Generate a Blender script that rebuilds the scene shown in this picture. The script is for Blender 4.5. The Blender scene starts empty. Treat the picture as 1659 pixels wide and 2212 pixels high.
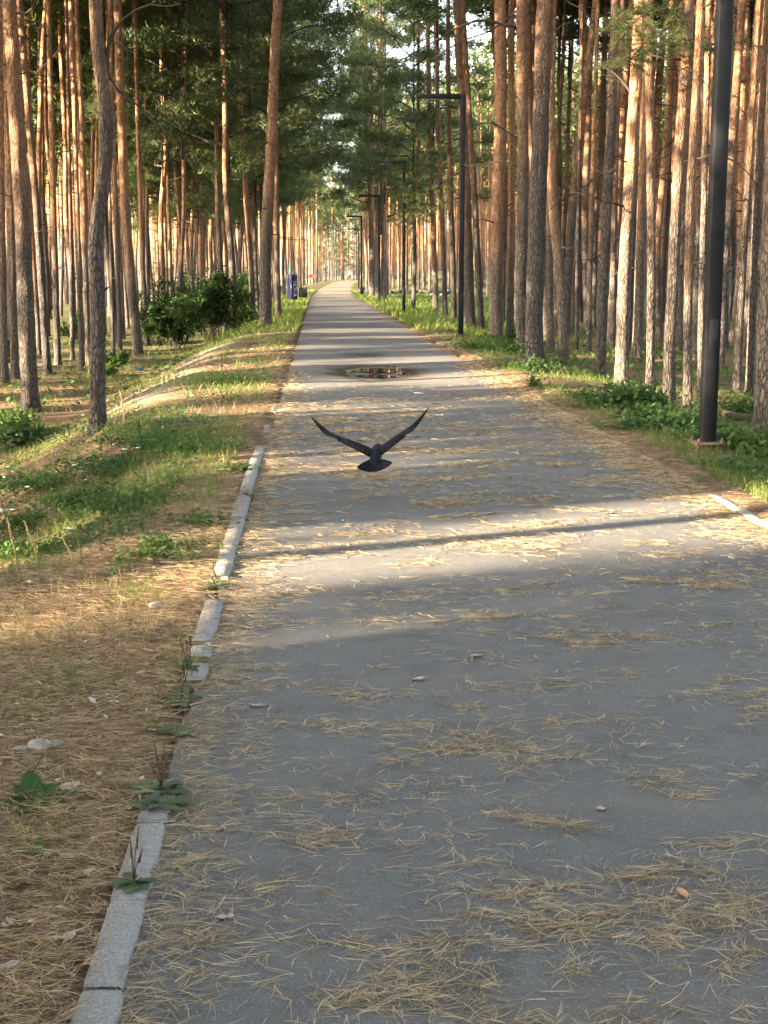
import bpy, math, numpy as np
from mathutils import Vector, Matrix
R = math.radians
rng = np.random.default_rng(7)
SC = bpy.context.scene
COL = SC.collection

# ------------------------------------------------------------------ camera, sky, sun, exposure
CAM_H = 1.5
PITCH, YAW = 9.79, 2.75
F = 2950.0                                   # focal length in units of a 1659 x 2212 picture
cam_d = bpy.data.cameras.new('camera'); cam = bpy.data.objects.new('camera', cam_d); COL.objects.link(cam)
cam.location = (0, 0, CAM_H); cam.rotation_euler = (R(90-PITCH), 0, R(-YAW))
cam_d.sensor_fit = 'VERTICAL'; cam_d.sensor_height = 36; cam_d.sensor_width = 27
cam_d.lens = 36*F/2212; cam_d.clip_start = 0.05; cam_d.clip_end = 4000
SC.camera = cam
SUN_EL = 16.0
SUN_DIR = Vector((-1.0, -0.40, 0)).normalized()          # towards the sun, in plan
az = math.atan2(SUN_DIR.x, SUN_DIR.y)                    # clockwise from +Y
w = bpy.data.worlds.new('World'); SC.world = w; w.use_nodes = True
nt = w.node_tree; bg = nt.nodes['Background']
sky = nt.nodes.new('ShaderNodeTexSky'); sky.sky_type = 'NISHITA'; sky.sun_disc = False
sky.sun_elevation = R(SUN_EL); sky.sun_rotation = az; sky.air_density = 1.0; sky.dust_density = 3.0; sky.ozone_density = 1.0
hs = nt.nodes.new('ShaderNodeHueSaturation'); hs.inputs['Saturation'].default_value = .6; nt.links.new(sky.outputs[0], hs.inputs['Color']); nt.links.new(hs.outputs[0], bg.inputs[0]); bg.inputs[1].default_value = 0.118
sl = bpy.data.lights.new('sun', 'SUN'); so = bpy.data.objects.new('sun', sl); COL.objects.link(so)
sl.energy = 5.0; sl.angle = R(0.42); sl.color = (1.0, 0.80, 0.56)
d3 = Vector((SUN_DIR.x*math.cos(R(SUN_EL)), SUN_DIR.y*math.cos(R(SUN_EL)), math.sin(R(SUN_EL))))
so.rotation_euler = d3.to_track_quat('Z', 'Y').to_euler(); so.location = d3*50
SC.view_settings.view_transform = 'Standard'; SC.view_settings.look = 'None'
SC.view_settings.exposure = 3.7; SC.view_settings.gamma = 1.0; SC.view_settings.use_curve_mapping = False
SC.render.engine = 'CYCLES'
cy = SC.cycles; cy.use_denoising = True; cy.max_bounces = 6; cy.diffuse_bounces = 4; cy.glossy_bounces = 3
cy.transmission_bounces = 3; cy.transparent_max_bounces = 4; cy.caustics_reflective = False; cy.caustics_refractive = False
cy.use_adaptive_sampling = True; cy.adaptive_threshold = 0.015

# ------------------------------------------------------------------ numbers
def hash2(i, j, s):
    n = (i.astype(np.int64)*374761393 + j.astype(np.int64)*668265263 + s*974634777) & 0x7fffffff
    n = ((n ^ (n >> 13))*1274126177) & 0x7fffffff
    return ((n ^ (n >> 16)) & 0xffff)/65535.0
def vnoise(x, y, s=0):
    x = np.asarray(x, float); y = np.asarray(y, float)
    i = np.floor(x); j = np.floor(y); u = x-i; v = y-j
    u = u*u*(3-2*u); v = v*v*(3-2*v); i = i.astype(int); j = j.astype(int)
    a = hash2(i, j, s); b = hash2(i+1, j, s); c = hash2(i, j+1, s); d = hash2(i+1, j+1, s)
    return (a*(1-u)+b*u)*(1-v) + (c*(1-u)+d*u)*v
def fbm(x, y, s=0, o=3):
    r = 0; a = .5; t = 0
    for k in range(o):
        r = r + a*vnoise(x*2**k, y*2**k, s+k*17); t += a; a *= .55
    return r/t
def sst(a, b, x):
    t = np.clip((np.asarray(x, float)-a)/(b-a), 0, 1); return t*t*(3-2*t)

def shift(y): return 4.5*(np.clip(np.asarray(y, float)-100, 0, 220)/135.0)**1.6
def road_z(y): return 0.75*sst(95, 235, y)
RL, RR = -0.45, 2.66
def ground_z(x, y):
    x = np.asarray(x, float); y = np.asarray(y, float)
    u = x - shift(y); dl = RL - u; dr = u - RR
    fade = 1-0.75*sst(55, 100, y)
    wl = 1.15 + 0.35*fbm(y*0.16, y*0+3.1, 5) + .55*(1-sst(5.6, 7.3, y)) - .85*sst(6.4, 8.2, y)*(1-sst(11, 17, y))
    zl = -(0.95*sst(wl, wl+2.9-.6*(1-sst(8, 16, y)), dl) + 0.05*np.clip(dl, 0, 1.3))*fade
    zr = -(0.42*sst(0.7, 3.2, dr))*fade + 1.7*sst(105, 190, y)*sst(3, 14, dr)
    z = np.where(dl > 0, zl, np.where(dr > 0, zr, 0.0))
    edge = np.maximum(dl, dr)
    bump = (fbm(x*0.35, y*0.35, 11)-.5)*0.22*sst(.8, 3, edge) + (fbm(x*2.2, y*2.2, 21)-.5)*0.05*sst(0.05, .6, edge)
    lip = np.where(edge < 0, -0.03, -0.03 + 0.048*sst(0.0, 0.14, edge) )
    return z + road_z(y) + bump + lip
def gz(x, y): return float(ground_z(x, y))

cp, sp, cyw, syw = math.cos(R(PITCH)), math.sin(R(PITCH)), math.cos(R(YAW)), math.sin(R(YAW))
FWD = Vector((syw*cp, cyw*cp, -sp)); RIGHT = Vector((cyw, -syw, 0)); UP = RIGHT.cross(FWD)
O = Vector((0, 0, CAM_H))
def ray(px, py): return FWD*F + RIGHT*(px-829.5) + UP*(1106-py)
def at_ground(px, py):
    d = ray(px, py).normalized(); t = 1.0; last = t
    while t < 600:
        p = O + d*t
        if p.z < gz(p.x, p.y): break
        last = t; t *= 1.02
    for _ in range(18):
        m = (last+t)/2; p = O + d*m
        if p.z < gz(p.x, p.y): t = m
        else: last = m
    return O + d*t
def at_y(px, py, Y):
    d = ray(px, py); return O + d*(Y/d.y)
def depth(p): return (Vector(p)-O).dot(FWD)

# ------------------------------------------------------------------ meshes
def mesh(name, V, Fs, mat=None, smooth=True, tint=None):
    V = np.asarray(V, np.float32).reshape(-1, 3)
    if not (isinstance(Fs, (list, tuple)) and np.ndim(Fs[0]) == 2): Fs = [Fs]
    Fs = [np.asarray(f, np.int32) for f in Fs if len(f)]
    me = bpy.data.meshes.new(name)
    me.vertices.add(len(V)); me.vertices.foreach_set('co', V.ravel())
    idx = np.concatenate([f.ravel() for f in Fs]); sizes = np.concatenate([np.full(len(f), f.shape[1]) for f in Fs])
    starts = np.concatenate([[0], np.cumsum(sizes)[:-1]]).astype(np.int32)
    me.loops.add(len(idx)); me.loops.foreach_set('vertex_index', idx.astype(np.int32))
    me.polygons.add(len(sizes)); me.polygons.foreach_set('loop_start', starts)
    me.update(calc_edges=True); me.validate()
    if smooth: me.polygons.foreach_set('use_smooth', np.ones(len(me.polygons), bool))
    if tint is not None:
        a = me.attributes.new('tint', 'FLOAT', 'POINT'); a.data.foreach_set('value', np.asarray(tint, np.float32))
    if mat: me.materials.append(mat)
    return me
def link(name, me, parent=None, loc=None):
    o = bpy.data.objects.new(name, me); COL.objects.link(o)
    if parent: o.parent = parent
    if loc is not None: o.location = loc
    return o
def tag(o, label=None, cat=None, group=None, kind=None):
    if label: o['label'] = label
    if cat: o['category'] = cat
    if group: o['group'] = group
    if kind: o['kind'] = kind
    return o
def empty(name, loc=(0, 0, 0), rz=0.0, label=None, cat=None, group=None):
    o = bpy.data.objects.new(name, None); COL.objects.link(o); o.location = loc; o.rotation_euler = (0, 0, rz)
    return tag(o, label, cat, group)
def copy_tree(o, parent=None):
    c = o.copy(); COL.objects.link(c)
    if parent: c.parent = parent
    for ch in list(o.children): copy_tree(ch, c)
    return c
class MB:                                     # gathers pieces of one mesh
    def __init__(s): s.V = []; s.F3 = []; s.F4 = []; s.n = 0; s.T = []
    def add(s, V, F3=None, F4=None, tint=0.5):
        V = np.asarray(V, float).reshape(-1, 3)
        if F3 is not None and len(F3): s.F3.append(np.asarray(F3)+s.n)
        if F4 is not None and len(F4): s.F4.append(np.asarray(F4)+s.n)
        s.V.append(V); s.n += len(V)
        s.T.append(np.full(len(V), tint) if np.isscalar(tint) else np.asarray(tint)); return s
    def box(s, c, size, rz=0.0, bev=0.0):
        x, y, z = [v/2 for v in size]; b = min(bev, x*.9, y*.9, z*.9)
        if b <= 0:
            P = np.array([[i, j, k] for k in (-z, z) for i, j in ((-x, -y), (x, -y), (x, y), (-x, y))])
            Fq = [[3, 2, 1, 0], [4, 5, 6, 7], [0, 1, 5, 4], [1, 2, 6, 5], [2, 3, 7, 6], [3, 0, 4, 7]]
        else:
            prof = [(-z, b), (-z+b, 0), (z-b, 0), (z, b)]; P = []
            for zz, ins in prof:
                a, d = x-ins, y-ins
                c1 = b if ins == 0 else b*.5
                for i, j in ((-a+c1, -d), (a-c1, -d), (a, -d+c1), (a, d-c1), (a-c1, d), (-a+c1, d), (-a, d-c1), (-a, -d+c1)): P.append((i, j, zz))
            P = np.array(P); Fq = []
            for k in range(3):
                for i in range(8): Fq.append([k*8+i, k*8+(i+1) % 8, (k+1)*8+(i+1) % 8, (k+1)*8+i])
            for k0, rev in ((0, True), (24, False)):
                q = [[k0, k0+1, k0+2, k0+3], [k0, k0+3, k0+4, k0+7], [k0+4, k0+5, k0+6, k0+7]]
                Fq += [r[::-1] for r in q] if rev else q
        ca, sa = math.cos(rz), math.sin(rz)
        Q = P.copy(); Q[:, 0] = P[:, 0]*ca-P[:, 1]*sa; Q[:, 1] = P[:, 0]*sa+P[:, 1]*ca
        return s.add(Q+np.array(c), F4=Fq)
    def tube(s, pts, rad, n=8, cap=True, tint=0.5, jitter=0.0):
        V, F4, F3 = tube(pts, rad, n, cap, jitter); return s.add(V, F3, F4, tint)
    def mesh(s, name, mat, smooth=True, tinted=False):
        V = np.concatenate(s.V); Fs = []
        if s.F3: Fs.append(np.concatenate(s.F3))
        if s.F4: Fs.append(np.concatenate(s.F4))
        return mesh(name, V, Fs, mat, smooth, np.concatenate(s.T) if tinted else None)
    def build(s, name, mat, parent=None, smooth=True, loc=None, tinted=False):
        return link(name, s.mesh(name, mat, smooth, tinted), parent, loc)
def tube(pts, rad, n=8, cap=True, jitter=0.0, seed=0):
    P = np.asarray(pts, float); m = len(P); rad = np.broadcast_to(np.asarray(rad, float), (m,))
    T = np.gradient(P, axis=0); T /= np.linalg.norm(T, axis=1)[:, None]+1e-9
    ref = np.array([0, 1.0, 0]) if abs(T[0][2]) > .8 else np.array([0, 0, 1.0])
    A = np.cross(T, ref); A /= np.linalg.norm(A, axis=1)[:, None]+1e-9; B = np.cross(T, A)
    a = np.linspace(0, 2*math.pi, n, endpoint=False)
    rr = rad[:, None]*np.ones((1, n))
    if jitter: rr = rr*(1+jitter*(rng.random((m, n))-.5))
    V = P[:, None, :] + rr[:, :, None]*(np.cos(a)[None, :, None]*A[:, None, :] + np.sin(a)[None, :, None]*B[:, None, :])
    V = V.reshape(-1, 3); i = np.arange(n); j = (i+1) % n; F4 = []
    for k in range(m-1): F4.append(np.stack([k*n+i, k*n+j, (k+1)*n+j, (k+1)*n+i], 1))
    F4 = np.concatenate(F4)[:, ::-1]; F3 = []
    if cap:
        V = np.vstack([V, P[0], P[-1]]); c0, c1 = m*n, m*n+1
        F3 = np.concatenate([np.stack([j, i, np.full(n, c0)], 1)[:, ::-1], np.stack([(m-1)*n+i, (m-1)*n+j, np.full(n, c1)], 1)[:, ::-1]])
    return V, F4, F3
def unit(a): return a/(np.linalg.norm(a, axis=-1, keepdims=True)+1e-9)
def ribbons(P0, D, L, W, bend, side, K=3, taper=True):
    """N curved strips: base P0, direction D, length L, width W, curving by bend, flat across side."""
    N = len(P0); t = np.linspace(0, 1, K+1)
    C = P0[:, None, :] + (D*L[:, None])[:, None, :]*t[None, :, None] + (bend*L[:, None])[:, None, :]*(t**2)[None, :, None]
    wt = (1-t**2.2*0.92) if taper else np.ones(K+1)
    S = (side*W[:, None]*.5)[:, None, :]*wt[None, :, None]
    V = np.stack([C-S, C+S], 2).reshape(-1, 3)
    b = (np.arange(N)*2*(K+1))[:, None]
    Fq = np.concatenate([np.stack([b[:, 0]+2*k, b[:, 0]+2*k+1, b[:, 0]+2*k+3, b[:, 0]+2*k+2], 1) for k in range(K)])
    return V, Fq
def leaves(P0, D, side, L, W, droop=0.15):
    """N leaf shapes of six corners folded along the midrib."""
    N = len(P0); nrm = unit(np.cross(D, side)); L1 = L[:, None]; W1 = W[:, None]*.5
    a = P0; b = P0+D*L1*.38+nrm*L1*0.02; c = P0+D*L1-np.array([0, 0, 1.0])*L1*droop
    l = P0+D*L1*.33+side*W1+nrm*W1*.25; r = P0+D*L1*.33-side*W1+nrm*W1*.25
    l2 = P0+D*L1*.72+side*W1*.72-np.array([0, 0, 1.0])*L1*droop*.4; r2 = P0+D*L1*.72-side*W1*.72-np.array([0, 0, 1.0])*L1*droop*.4
    V = np.stack([a, b, c, l, r, l2, r2], 1).reshape(-1, 3); k = (np.arange(N)*7)[:, None]
    T = np.concatenate([k+np.array([x]) for x in ([0, 1, 3], [0, 4, 1], [3, 1, 5], [1, 2, 5], [1, 4, 6], [1, 6, 2])])
    return V, T
def rand_unit(n, r=rng):
    v = r.normal(size=(n, 3)); return unit(v)

# ------------------------------------------------------------------ materials
def mat(name, rough=0.8, color=(.5, .5, .5), spec=0.3, metal=0.0):
    m = bpy.data.materials.new(name); m.use_nodes = True; b = m.node_tree.nodes['Principled BSDF']
    b.inputs['Base Color'].default_value = (*color, 1); b.inputs['Roughness'].default_value = rough
    b.inputs['Specular IOR Level'].default_value = spec; b.inputs['Metallic'].default_value = metal
    return m
class NT:
    def __init__(s, m): s.t = m.node_tree; s.b = s.t.nodes['Principled BSDF']
    def n(s, typ, **kw):
        x = s.t.nodes.new(typ)
        for k, v in kw.items(): setattr(x, k, v)
        return x
    def l(s, a, b): s.t.links.new(a, b)
    def coord(s, scale=(1, 1, 1), out='Object'):
        c = s.n('ShaderNodeTexCoord'); mp = s.n('ShaderNodeMapping'); mp.inputs['Scale'].default_value = scale
        s.l(c.outputs[out], mp.inputs[0]); return mp.outputs[0]
    def noise(s, vec, scale, detail=4, rough=.6, dist=0.0):
        x = s.n('ShaderNodeTexNoise'); x.inputs['Scale'].default_value = scale; x.inputs['Detail'].default_value = detail
        x.inputs['Roughness'].default_value = rough; x.inputs['Distortion'].default_value = dist
        if vec is not None: s.l(vec, x.inputs['Vector'])
        return x.outputs['Fac']
    def vor(s, vec, scale, feature='F1', rnd=1.0):
        x = s.n('ShaderNodeTexVoronoi', feature=feature); x.inputs['Scale'].default_value = scale; x.inputs['Randomness'].default_value = rnd
        if vec is not None: s.l(vec, x.inputs['Vector'])
        return x
    def ramp(s, fac, stops):
        x = s.n('ShaderNodeValToRGB'); e = x.color_ramp.elements
        while len(e) < len(stops): e.new(.5)
        for k, (p, c) in enumerate(stops):
            e[k].position = p; e[k].color = (*c, 1) if len(c) == 3 else c
        s.l(fac, x.inputs[0]); return x.outputs[0]
    def step(s, fac, a, b, lo=0.0, hi=1.0):
        x = s.n('ShaderNodeMapRange'); x.interpolation_type = 'SMOOTHSTEP'; x.inputs[1].default_value = a; x.inputs[2].default_value = b
        x.inputs[3].default_value = lo; x.inputs[4].default_value = hi
        s.l(fac, x.inputs[0]); return x.outputs[0]
    def mix(s, fac, a, b, mode='MIX'):
        x = s.n('ShaderNodeMix', data_type='RGBA', blend_type=mode)
        for sock, v in ((x.inputs[0], fac), (x.inputs[6], a), (x.inputs[7], b)):
            if isinstance(v, (int, float)): sock.default_value = v
            elif isinstance(v, tuple): sock.default_value = (*v, 1)
            else: s.l(v, sock)
        return x.outputs[2]
    def math(s, op, a, b=None):
        x = s.n('ShaderNodeMath', operation=op)
        for k, v in enumerate((a, b)):
            if v is None: continue
            if isinstance(v, (int, float)): x.inputs[k].default_value = v
            else: s.l(v, x.inputs[k])
        return x.outputs[0]
    def sep(s, vec):
        x = s.n('ShaderNodeSeparateXYZ'); s.l(vec, x.inputs[0]); return x.outputs
    def bump(s, h, dist, strength=1.0):
        x = s.n('ShaderNodeBump'); x.inputs['Distance'].default_value = dist; x.inputs['Strength'].default_value = strength
        s.l(h, x.inputs['Height']); s.l(x.outputs[0], s.b.inputs['Normal'])

def make_bark():
    m = mat('pine bark', .95, spec=.15); k = NT(m)
    c = k.coord((1, 1, 1)); x, y, z = k.sep(c)
    oi = k.n('ShaderNodeObjectInfo'); rnd = oi.outputs['Random']
    off = k.n('ShaderNodeVectorMath', operation='ADD'); k.l(c, off.inputs[0])
    cmb = k.n('ShaderNodeCombineXYZ'); k.l(k.math('MULTIPLY', rnd, 37.0), cmb.inputs[0]); k.l(k.math('MULTIPLY', rnd, 91.0), cmb.inputs[1]); k.l(k.math('MULTIPLY', rnd, 53.0), cmb.inputs[2])
    k.l(cmb.outputs[0], off.inputs[1]); cc = off.outputs[0]
    mp = k.n('ShaderNodeMapping'); mp.inputs['Scale'].default_value = (1, 1, .22); k.l(cc, mp.inputs[0]); st = mp.outputs[0]
    wn = k.noise(st, 9, 3, .6, .6)
    wv = k.n('ShaderNodeVectorMath', operation='ADD'); k.l(st, wv.inputs[0])
    nz = k.n('ShaderNodeTexNoise'); nz.inputs['Scale'].default_value = 11; nz.inputs['Detail'].default_value = 3; k.l(st, nz.inputs['Vector'])
    sc_ = k.n('ShaderNodeVectorMath', operation='SCALE'); k.l(nz.outputs['Color'], sc_.inputs[0]); sc_.inputs['Scale'].default_value = .09; k.l(sc_.outputs[0], wv.inputs[1])
    v = k.vor(wv.outputs[0], 34, 'DISTANCE_TO_EDGE'); crack = k.step(v.outputs['Distance'], 0.0, .22)
    v2 = k.vor(st, 24, 'F1')
    n1 = k.noise(cc, 2.2, 4); n2 = k.noise(st, 30, 3)
    low = k.mix(n1, (.080, .068, .059), (.195, .170, .150)); low = k.mix(k.math('MULTIPLY', n2, .45), low, (.245, .22, .195))
    low = k.mix(k.step(crack, 0, 1, .30, 1), (.035, .026, .021), low)
    mp2 = k.n('ShaderNodeMapping'); mp2.inputs['Scale'].default_value = (1, 1, .5); k.l(cc, mp2.inputs[0])
    v3 = k.vor(mp2.outputs[0], 26, 'F1'); flake = k.sep(v3.outputs['Color'])[0]
    hi = k.mix(flake, (.245, .12, .064), (.45, .272, .155)); hi = k.mix(k.step(k.noise(cc, 7, 4), .5, .68), hi, (.38, .28, .215))
    hi = k.mix(k.step(k.vor(mp2.outputs[0], 26, 'DISTANCE_TO_EDGE').outputs['Distance'], 0, .07, .45, 0), hi, (.12, .05, .03))
    h = k.math('ADD', z, k.math('MULTIPLY', k.math('SUBTRACT', k.noise(cc, 1.6, 3), .5), 4.2))
    h = k.math('ADD', h, k.math('MULTIPLY', k.math('SUBTRACT', rnd, .5), 2.4))
    f = k.step(h, 1.9, 6.0); col = k.mix(f, low, hi)
    hue = k.mix(rnd, (.62, .63, .66), (1.15, 1.08, 1.0)); col = k.mix(1.0, col, hue, 'MULTIPLY')
    k.l(col, k.b.inputs['Base Color'])
    hh = k.math('ADD', k.math('MULTIPLY', crack, .8), k.math('MULTIPLY', wn, .6)); k.bump(hh, .03, .9)
    return m
def make_foliage(name, a, b, transl=.3, rough=.6, spec=.25):
    m = mat(name, rough, a, spec); k = NT(m)
    oi = k.n('ShaderNodeObjectInfo'); at = k.n('ShaderNodeAttribute', attribute_name='tint')
    col = k.mix(at.outputs['Fac'], a, b)
    col = k.mix(1.0, col, k.mix(oi.outputs['Random'], (.8, .85, .9), (1.15, 1.1, .95)), 'MULTIPLY')
    k.l(col, k.b.inputs['Base Color'])
    tr = k.n('ShaderNodeBsdfTranslucent'); k.l(k.mix(1.0, col, (1.3, 1.35, .8), 'MULTIPLY'), tr.inputs[0])
    mx = k.n('ShaderNodeMixShader'); mx.inputs[0].default_value = transl
    out = k.t.nodes['Material Output']; k.l(k.b.outputs[0], mx.inputs[1]); k.l(tr.outputs[0], mx.inputs[2]); k.l(mx.outputs[0], out.inputs[0])
    return m
def make_path():
    m = mat('worn asphalt', .85, spec=.25); k = NT(m); c = k.coord()
    x, y, z = k.sep(c)
    base = k.mix(k.noise(c, .9, 5), (.098, .097, .095), (.142, .140, .136))
    base = k.mix(k.step(k.noise(c, 5.5, 5, .75, .5), .42, .66, 0, .45), base, (.165, .158, .148)); base = k.mix(k.step(k.noise(c, 2.1, 6, .75, 1.0), .52, .66, 0, .5), base, (.066, .064, .062))
    base = k.mix(k.step(k.noise(c, 160, 2, .7), .35, .7), base, k.mix(.5, base, (.052, .052, .053)))
    ag = k.vor(c, 130, 'F1'); agc = k.sep(ag.outputs['Color'])[0]
    chip = k.math('MULTIPLY', k.step(agc, .80, .92), k.step(ag.outputs['Distance'], .28, .42, 1, 0))
    base = k.mix(k.math('MULTIPLY', chip, .5), base, (.30, .30, .29))
    ag2 = k.vor(c, 48, 'F1'); agc2 = k.sep(ag2.outputs['Color'])[1]
    base = k.mix(k.math('MULTIPLY', k.math('MULTIPLY', k.step(agc2, .955, .99), k.step(ag2.outputs['Distance'], .08, .14, 1, 0)), .8), base, (.27, .26, .25))
    # fine needle dust gathered in drifts across the path
    st = k.coord((.55, 2.1, 1)); dr = k.noise(st, 1.5, 5, .65, .5)
    dust = k.math('MULTIPLY', k.step(dr, .50, .68), k.noise(k.coord((1, 3, 1)), 38, 3, .7))
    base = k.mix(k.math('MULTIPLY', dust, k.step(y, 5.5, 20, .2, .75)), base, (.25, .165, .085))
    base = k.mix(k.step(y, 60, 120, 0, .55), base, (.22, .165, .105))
    # trodden dirt along both edges
    e1 = k.step(k.math('ADD', x, k.math('MULTIPLY', k.noise(c, 1.3, 4), .55)), -.34, -.06, 1, 0)
    e2 = k.step(k.math('ADD', x, k.math('MULTIPLY', k.noise(c, 1.1, 4), .75)), 2.75, 3.05)
    ed = k.math('MULTIPLY', k.math('MAXIMUM', e1, e2), k.step(y, 90, 120, 1, 0))
    base = k.mix(k.math('MULTIPLY', ed, k.step(k.noise(k.coord((1, 2.4, 1)), 30, 4, .7), .3, .6, .45, 1)), base, (.155, .095, .055))
    # damp silt round the puddle
    def blob(cx, cyy, rx, ry, soft=.5):
        dx = k.math('DIVIDE', k.math('SUBTRACT', x, cx), rx); dy = k.math('DIVIDE', k.math('SUBTRACT', y, cyy), ry)
        r = k.math('SQRT', k.math('ADD', k.math('MULTIPLY', dx, dx), k.math('MULTIPLY', dy, dy)))
        r = k.math('ADD', r, k.math('MULTIPLY', k.math('SUBTRACT', k.noise(c, 2.2, 5, .7), .5), 1.1))
        return k.step(r, 1-soft, 1.0, 1, 0)
    damp = k.math('MAXIMUM', blob(.92, 21.9, 1.05, 2.4), k.math('MULTIPLY', blob(.85, 26.6, .75, 1.3, .9), .75))
    dc = k.mix(k.noise(c, 14, 4), (.020, .016, .013), (.075, .048, .030))
    base = k.mix(k.math('MULTIPLY', damp, .88), base, dc)
    k.l(base, k.b.inputs['Base Color'])
    wet = blob(.92, 21.9, .55, 1.5, .3)
    base = k.mix(k.math('MULTIPLY', wet, .6), base, (.045, .045, .048)); k.l(base, k.b.inputs['Base Color'])
    k.l(k.step(wet, 0, 1, .88, .22), k.b.inputs['Roughness'])
    k.l(k.math('ADD', k.step(damp, 0, 1, .25, .0), k.step(wet, 0, 1, 0, .5)), k.b.inputs['Specular IOR Level'])
    k.bump(k.math('ADD', k.noise(c, 120, 3, .7), k.math('MULTIPLY', k.noise(c, 6, 3), 1.5)), .004, .8)
    return m
def make_ground():
    m = mat('forest floor', .95, spec=.1); k = NT(m); c = k.coord(); x, y, z = k.sep(c)
    fine = k.noise(k.coord((1, 1.6, 1)), 34, 5, .75, 1.2)
    lit = k.ramp(fine, [(.28, (.042, .028, .019)), (.48, (.15, .096, .058)), (.62, (.26, .175, .105)), (.8, (.33, .245, .16))])
    lit = k.mix(k.step(k.noise(c, 1.7, 4), .45, .7, 0, .6), lit, (.085, .058, .038))
    gr = k.mix(k.noise(c, 45, 4, .7), (.018, .03, .010), (.10, .13, .045))
    g = k.step(k.noise(c, .9, 5, .7, .6), .50, .62)
    far = k.step(y, 26, 55); g = k.math('MAXIMUM', g, k.math('MULTIPLY', far, .72))
    nearp = k.math('MULTIPLY', k.step(y, 6.0, 9.5, 0, 1), 1.0)
    col = k.mix(k.math('MULTIPLY', g, k.math('MULTIPLY', nearp, .85)), lit, gr)
    # bare sandy scar on the bank
    sx = k.math('ADD', x, k.math('MULTIPLY', k.noise(c, .8, 3), .8))
    scar = k.math('MULTIPLY', k.step(sx, -3.3, -2.5, 0, 1), k.step(sx, -2.0, -1.3, 1, 0))
    scar = k.math('MULTIPLY', scar, k.math('MULTIPLY', k.step(y, 15, 20), k.step(y, 32, 40, 1, 0)))
    col = k.mix(k.math('MULTIPLY', scar, .75), col, k.mix(k.noise(c, 20, 4), (.16, .13, .10), (.27, .215, .16)))
    k.l(col, k.b.inputs['Base Color'])
    k.bump(k.math('ADD', fine, k.noise(c, 9, 4)), .03, .8)
    return m
M = {}
M['bark'] = make_bark()
M['needles'] = make_foliage('pine needles green', (.040, .068, .036), (.15, .17, .070), .35)
M['needles_far'] = make_foliage('pine needles far', (.045, .075, .032), (.17, .19, .075), .4)
M['leaf'] = make_foliage('weed leaf', (.028, .060, .020), (.085, .145, .042), .35, .6, .18)
M['dusty_leaf'] = make_foliage('dusty plantain leaf', (.050, .076, .040), (.115, .145, .085), .2, .7, .2)
M['grass'] = make_foliage('grass', (.035, .068, .018), (.19, .24, .065), .4)
M['dry'] = make_foliage('dry grass', (.20, .15, .07), (.42, .34, .18), .25, .8, .15)
M['straw'] = make_foliage('fallen needles', (.185, .112, .060), (.63, .475, .285), .12, .7, .25)
M['deadwood'] = mat('dead wood', .9, (.055, .043, .035), .15)
M['path'] = make_path(); M['ground'] = make_ground()
def simple(name, c1, c2, scale=20, rough=.8, spec=.3, metal=0.0, bump=0.0, stretch=(1, 1, 1)):
    m = mat(name, rough, c1, spec, metal); k = NT(m); c = k.coord(stretch)
    n = k.noise(c, scale, 4, .65); k.l(k.mix(k.step(n, .3, .7), c1, c2), k.b.inputs['Base Color'])
    if bump: k.bump(n, bump)
    return m
M['lamp'] = simple('anthracite powder coat', (.012, .013, .016), (.020, .021, .024), 6, .55, .22)
M['lamp_glass'] = mat('lamp diffuser', .4, (.5, .5, .48), .5)
M['rust'] = simple('rusty steel', (.10, .055, .035), (.19, .13, .10), 40, .85, .3, 0.2, .002)
def make_kerb():
    m = mat('weathered concrete', .95, (.3, .3, .28), .15); k = NT(m); c = k.coord(out='Object'); gm = k.n('ShaderNodeNewGeometry')
    base = k.mix(k.step(k.noise(gm.outputs['Position'], 140, 3, .7), .3, .7), (.18, .175, .167), (.315, .305, .285))
    base = k.mix(k.step(k.noise(gm.outputs['Position'], 9, 5, .7, .8), .50, .68, 0, .75), base, (.12, .105, .085))
    base = k.mix(k.step(k.noise(gm.outputs['Position'], 45, 4, .8), .60, .70, 0, .7), base, (.09, .085, .075))
    k.l(base, k.b.inputs['Base Color']); k.bump(k.math('ADD', k.noise(gm.outputs['Position'], 60, 5, .75), k.noise(gm.outputs['Position'], 12, 4)), .006, .9); return m
M['kerb'] = make_kerb()
M['crow'] = simple('crow plumage', (.002, .0025, .005), (.005, .0065, .013), 40, .55, .14)
M['crow_grey'] = simple('crow back plumage', (.003, .004, .007), (.006, .0075, .014), 60, .65, .12)
M['beak'] = mat('beak', .35, (.012, .012, .013), .5)
M['bench_wood'] = simple('dark stained timber', (.020, .020, .021), (.045, .042, .040), 12, .6, .4, 0, .002, (1, 8, 8))
M['concrete'] = simple('bench concrete', (.28, .29, .30), (.42, .43, .43), 9, .9, .2)
M['litter_white'] = mat('white paper', .6, (.75, .76, .78), .3)
M['blue'] = mat('blue plastic', .3, (.10, .24, .65), .5)
M['red'] = mat('red paint', .45, (.62, .055, .03), .5)
M['purple'] = mat('pale purple cloth', .8, (.20, .16, .36), .2)
M['indigo'] = mat('indigo cloth', .8, (.024, .021, .075), .2)
M['white'] = mat('white print', .7, (.30, .30, .33), .3)
M['black'] = mat('black plastic', .5, (.012, .012, .014), .4)
M['teal'] = mat('teal mesh paint', .6, (.05, .36, .27), .3)
M['skin'] = mat('skin', .55, (.50, .30, .21), .3)
M['shirt'] = mat('pale shirt', .85, (.72, .70, .68), .2)
M['dark_cloth'] = mat('dark cloth', .9, (.02, .022, .03), .2)
M['metal'] = mat('bare metal', .35, (.4, .4, .4), .5, .8)
M['dead_leaf'] = simple('dead leaf', (.34, .27, .23), (.52, .44, .40), 30, .8, .25)
M['orange_leaf'] = simple('orange leaf', (.55, .27, .12), (.66, .38, .20), 30, .7, .3)
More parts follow.
